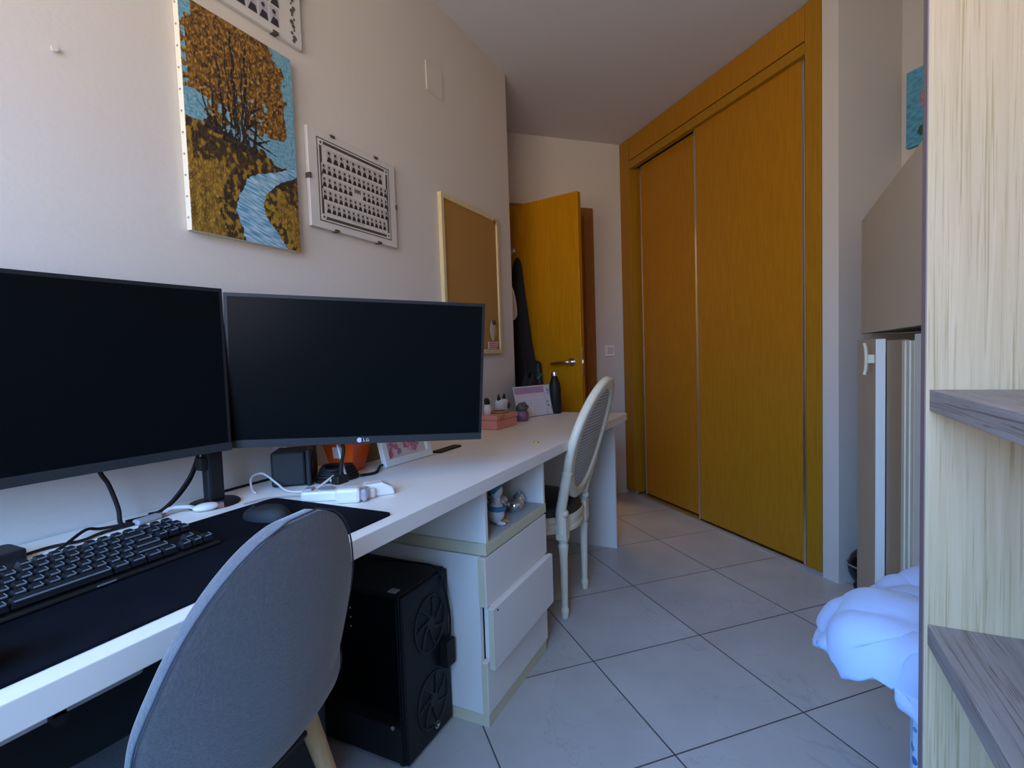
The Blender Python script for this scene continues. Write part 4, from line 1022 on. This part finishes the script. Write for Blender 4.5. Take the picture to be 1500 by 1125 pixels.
# ------------------------------------------------------------------ taupe cabinet
cb_ = thing('tall_cabinet', 'taupe storage cabinet with a white handle and cream trims behind the bed', 'cabinet', (1.60, -.35, 0))
def cc(name, a, b, m, par=cb_, bev=.001):
    q = MB(); q.box((a[0] - 1.6, a[1] + .35, a[2]), (b[0] - 1.6, b[1] + .35, b[2])); return q.build(name, m, par, bevel=bev)
CX1 = 2.55; CD = -.63
cc('upper_box', (1.50, CD, 1.095), (CX1, -.352, 1.552), TAUPE)
cc('end_side', (CX1 - .018, CD, 0), (CX1, -.386, 1.09), TAUPE); cc('end_side', (1.60, CD, 0), (1.617, -.386, 1.09), PALEW); cc('back_panel', (1.617, CD, 0), (CX1 - .018, CD + .012, 1.09), TAUPE)
cc('cabinet_door', (2.152, -.365, .03), (CX1 - .003, -.338, 1.068), TAUPE)
cc('door_edge', (2.146, -.3655, .03), (2.1515, -.3375, 1.068), PALEW)
hh = MB(); hh.box((2.168 - 1.6, .012, .985), (2.190 - 1.6, .032, 1.015)); hh.tube([(2.179 - 1.6, .041, .945), (2.179 - 1.6, .036, .97), (2.179 - 1.6, .036, 1.03), (2.179 - 1.6, .041, 1.056)], .006, n=8); hh.build('door_handle', CREAMP, cb_, bevel=.002)
cc('inner_panel', (1.890, -.380, .03), (2.145, -.368, 1.062), mat('dark_taupe_laminate', (.38, .29, .18), .6))
for k in range(3): cc('cream_trim', (1.768 + k * .040, -.380, .03), (1.805 + k * .040, -.366 + k * .003, 1.058), CREAMP)
cc('corner_post', (1.60, -.385, 0), (1.766, -.366, 1.075), PALEW)

# round black ball / helmet on the floor
bl = thing('black_helmet', 'round black helmet on the floor between the white wall and the cabinet', 'helmet', W(2.130, 1.586))
b = MB(); b.sphere((0, 0, .092), .072, sc=(1, 1, 1.2)); b.build('helmet_shell', mat('black_gloss', (.006, .006, .008), .12), bl)
b = MB(); b.tube([(.0735 * math.cos(t), .0735 * math.sin(t), .105) for t in [k * math.pi / 8 for k in range(16)]], .003, n=6, closed=True, sub=2); b.build('trim_ring', GPL, bl)
b = MB(); b.lathe([(.05, 0), (.05, .012), (.03, .02)], n=20); b.build('base_ring', BLK2, bl)

# blue flower painting on the right wall
def flower(u, v):
    n2 = nz_(u * 12, v * 30, 2.); n3 = nz_(u * 30, v * 60, 4.)
    c = lerp((.05, .22, .36), (.12, .42, .58), .5 + v * .3 + n2)
    d = math.hypot((u - .42) * .85, v - .60)
    if d < .17 + .03 * n2: c = lerp((.55, .05, .12), (.75, .25, .35), .5 + 1.5 * n3)
    if abs(u - .42 + (v - .4) * .3) < .03 and v < .45: c = (.03, .12, .05)
    if math.hypot((u - .30), (v - .18) * 1.5) < .12: c = (.02, .10, .06)
    return c, .3 + .4 * n3
fp = painting('flower_painting', 0, .26, 1.90, 2.222, 0, .018, flower, 50, 60,
    'small blue painting with a pink flower on the right wall above the cabinet', 'painting', PAINT, mat('blue_canvas_edge', (.08, .22, .32), .7))
fp.location = W(2.441, 1.632 - .13, 1.90); fp.rotation_euler = (0, 0, R(-45) - R(90))

# ------------------------------------------------------------------ bed (tile-aligned, local frame x/y along tile axes)
bed = thing('single_bed', 'single bed with dotted blue mattress behind the bookcase', 'bed', W(.98, .665), R(-45))
def bx(name, a, b, m, bev=.0, seg=3):
    q = MB(); q.box(a, b); return q.build(name, m, bed, bevel=bev, seg=seg)
dm, nt, bb = new_mat('dotted_sheet'); bb.inputs['Roughness'].default_value = .9
tc = nt.nodes.new('ShaderNodeTexCoord'); vo = nt.nodes.new('ShaderNodeTexVoronoi'); vo.inputs['Scale'].default_value = 34; vo.inputs['Randomness'].default_value = .45
nt.links.new(tc.outputs['Object'], vo.inputs['Vector']); lt_ = nt.nodes.new('ShaderNodeMath'); lt_.operation = 'LESS_THAN'; lt_.inputs[1].default_value = .27; nt.links.new(vo.outputs['Distance'], lt_.inputs[0])
hs = nt.nodes.new('ShaderNodeValToRGB'); hs.color_ramp.elements[0].color = (.03, .08, .40, 1); hs.color_ramp.elements[1].color = (.10, .40, .70, 1); sr = nt.nodes.new('ShaderNodeSeparateColor'); nt.links.new(vo.outputs['Color'], sr.inputs[0]); nt.links.new(sr.outputs[0], hs.inputs['Fac'])
mx = nt.nodes.new('ShaderNodeMix'); mx.data_type = 'RGBA'; nt.links.new(lt_.outputs[0], mx.inputs['Factor']); mx.inputs[6].default_value = (.50, .66, .86, 1); nt.links.new(hs.outputs['Color'], mx.inputs[7]); nt.links.new(mx.outputs[2], bb.inputs['Base Color'])
bx('mattress', (0, -1.66, .20), (.80, 0, .44), dm, .04)
bx('bed_base', (.03, -1.64, .10), (.78, -.03, .199), mat('bed_base_white', (.6, .6, .6), .6), .004)
for xx in (.06, .74):
    for yy in (-.08, -1.6):
        q = MB(); q.cyl((xx, yy, 0), (xx, yy, .10), .02, n=14); q.build('bed_leg', GPL, bed)
# duvet draped over the free corner
def duvet(u, v):
    x = -.22 + u * .90; y = .20 - v * 1.0
    dx = max(0, -x); dy = max(0, y)
    d = math.hypot(dx, dy)
    f1 = nz_(x * 4, y * 4, 2.) * .020 + nz_(x * 9 + y * 4, y * 9, 7.) * .016 + math.sin((x * 1.2 + y) * 34 + 5 * nz_(x * 3, y * 3, 8.)) * .004 + nz_(x * 22, y * 22, 5.) * .004
    cr = abs(nz_(x * 5 + 3, y * 5 - x * 3, 1.)) ; f1 += -.020 * math.exp(-(cr / .05) ** 2) - .012 * math.exp(-(abs(nz_(x * 9 - 2, y * 8 + x * 6, 4.)) / .05) ** 2)
    inner = min(1, max(0, x) / .35) * .04
    if d < 1e-6:
        e = min(x, -y)
        return (x, y, .535 + f1 + inner - .014 * math.exp(-e / .05))
    nx, ny = (-dx / d, dy / d)
    # hangs further down along the near side, short at the foot corner
    out = .175 * (1 - math.exp(-d / .10))
    near = min(1, max(0, -y) / .15)
    drop = d * .26 + max(0, d - .16) * (.25 + .8 * near)
    ang = math.atan2(dy, dx)
    out += math.sin(ang * 4 + y * 17) * .006 + f1 * .5
    bx_, by_ = max(x, 0), min(y, 0)
    return (bx_ + nx * out, by_ + ny * out, .521 - drop + f1)
q = MB(); q.grid(90, 100, duvet)
dv_ = q.build('duvet', DUV, None, solid=.045, loc=W(1.065, .665), rot=(0, 0, R(-45)), subd=1)
tag(dv_, 'rumpled pale blue duvet hanging over the corner of the bed', 'duvet')

# ------------------------------------------------------------------ camera
cam = bpy.data.cameras.new('camera'); co = bpy.data.objects.new('camera', cam); COL.objects.link(co)
r_, u_, b_ = (.43829, -.89821, -.03345), (.062, -.00692, .99805), (-.89669, -.43951, .05266)
co.matrix_world = Matrix(((r_[0], u_[0], b_[0], 0), (r_[1], u_[1], b_[1], 0), (r_[2], u_[2], b_[2], 1.05), (0, 0, 0, 1)))
cam.sensor_width = 36; cam.lens = 18.265; cam.clip_start = .02
SC.camera = co

# ------------------------------------------------------------------ light
def area(name, loc, rot, sx, sy, power, col):
    l = bpy.data.lights.new(name, 'AREA'); l.shape = 'RECTANGLE'; l.size = sx; l.size_y = sy; l.energy = power; l.color = col
    o = bpy.data.objects.new(name, l); COL.objects.link(o); o.location = loc; o.rotation_euler = rot; return o
pt_ = bpy.data.lights.new('window_portal', 'AREA'); pt_.shape = 'RECTANGLE'; pt_.size = WZ1 - WZ0; pt_.size_y = WY1 - WY0; pt_.cycles.is_portal = True
po = bpy.data.objects.new('window_portal', pt_); COL.objects.link(po); po.location = (RX - .11, (WY0 + WY1) / 2, (WZ0 + WZ1) / 2); po.rotation_euler = (0, R(-90), 0)
FILL_POWER = 8
pl_ = bpy.data.lights.new('warm_fill_point', 'POINT'); pl_.energy = FILL_POWER; pl_.color = (1, .80, .62); pl_.shadow_soft_size = .14  # unseen warm point light added to lift the ceiling and walls
plo = bpy.data.objects.new('warm_fill_point', pl_); COL.objects.link(plo); plo.location = (-.1, .1, 2.2)
area('hallway_lamp', tuple(W(1.5, 3.9, H - .05)), (0, 0, 0), .3, .3, 10, (1, .68, .42))
# outdoors: blue sky above the horizon, sunlit warm ground and buildings below it
wd_ = bpy.data.worlds.new('world'); SC.world = wd_; wd_.use_nodes = True
nt = wd_.node_tree; bg = nt.nodes['Background']
tc = nt.nodes.new('ShaderNodeTexCoord'); sx = nt.nodes.new('ShaderNodeSeparateXYZ'); nt.links.new(tc.outputs['Generated'], sx.inputs[0])
mr = nt.nodes.new('ShaderNodeMapRange'); mr.inputs['From Min'].default_value = -.05; mr.inputs['From Max'].default_value = .30; nt.links.new(sx.outputs['Z'], mr.inputs['Value'])
mx = nt.nodes.new('ShaderNodeMix'); mx.data_type = 'RGBA'; nt.links.new(mr.outputs[0], mx.inputs['Factor'])
mx.inputs[6].default_value = (9.5, 8.2, 7.0, 1); mx.inputs[7].default_value = (4.2, 10.3, 23.0, 1)
nt.links.new(mx.outputs[2], bg.inputs['Color']); bg.inputs['Strength'].default_value = 1.0
SC.view_settings.view_transform = 'Standard'; SC.view_settings.look = 'None'; SC.view_settings.gamma = 1; SC.view_settings.use_curve_mapping = False
SC.view_settings.exposure = 0.0
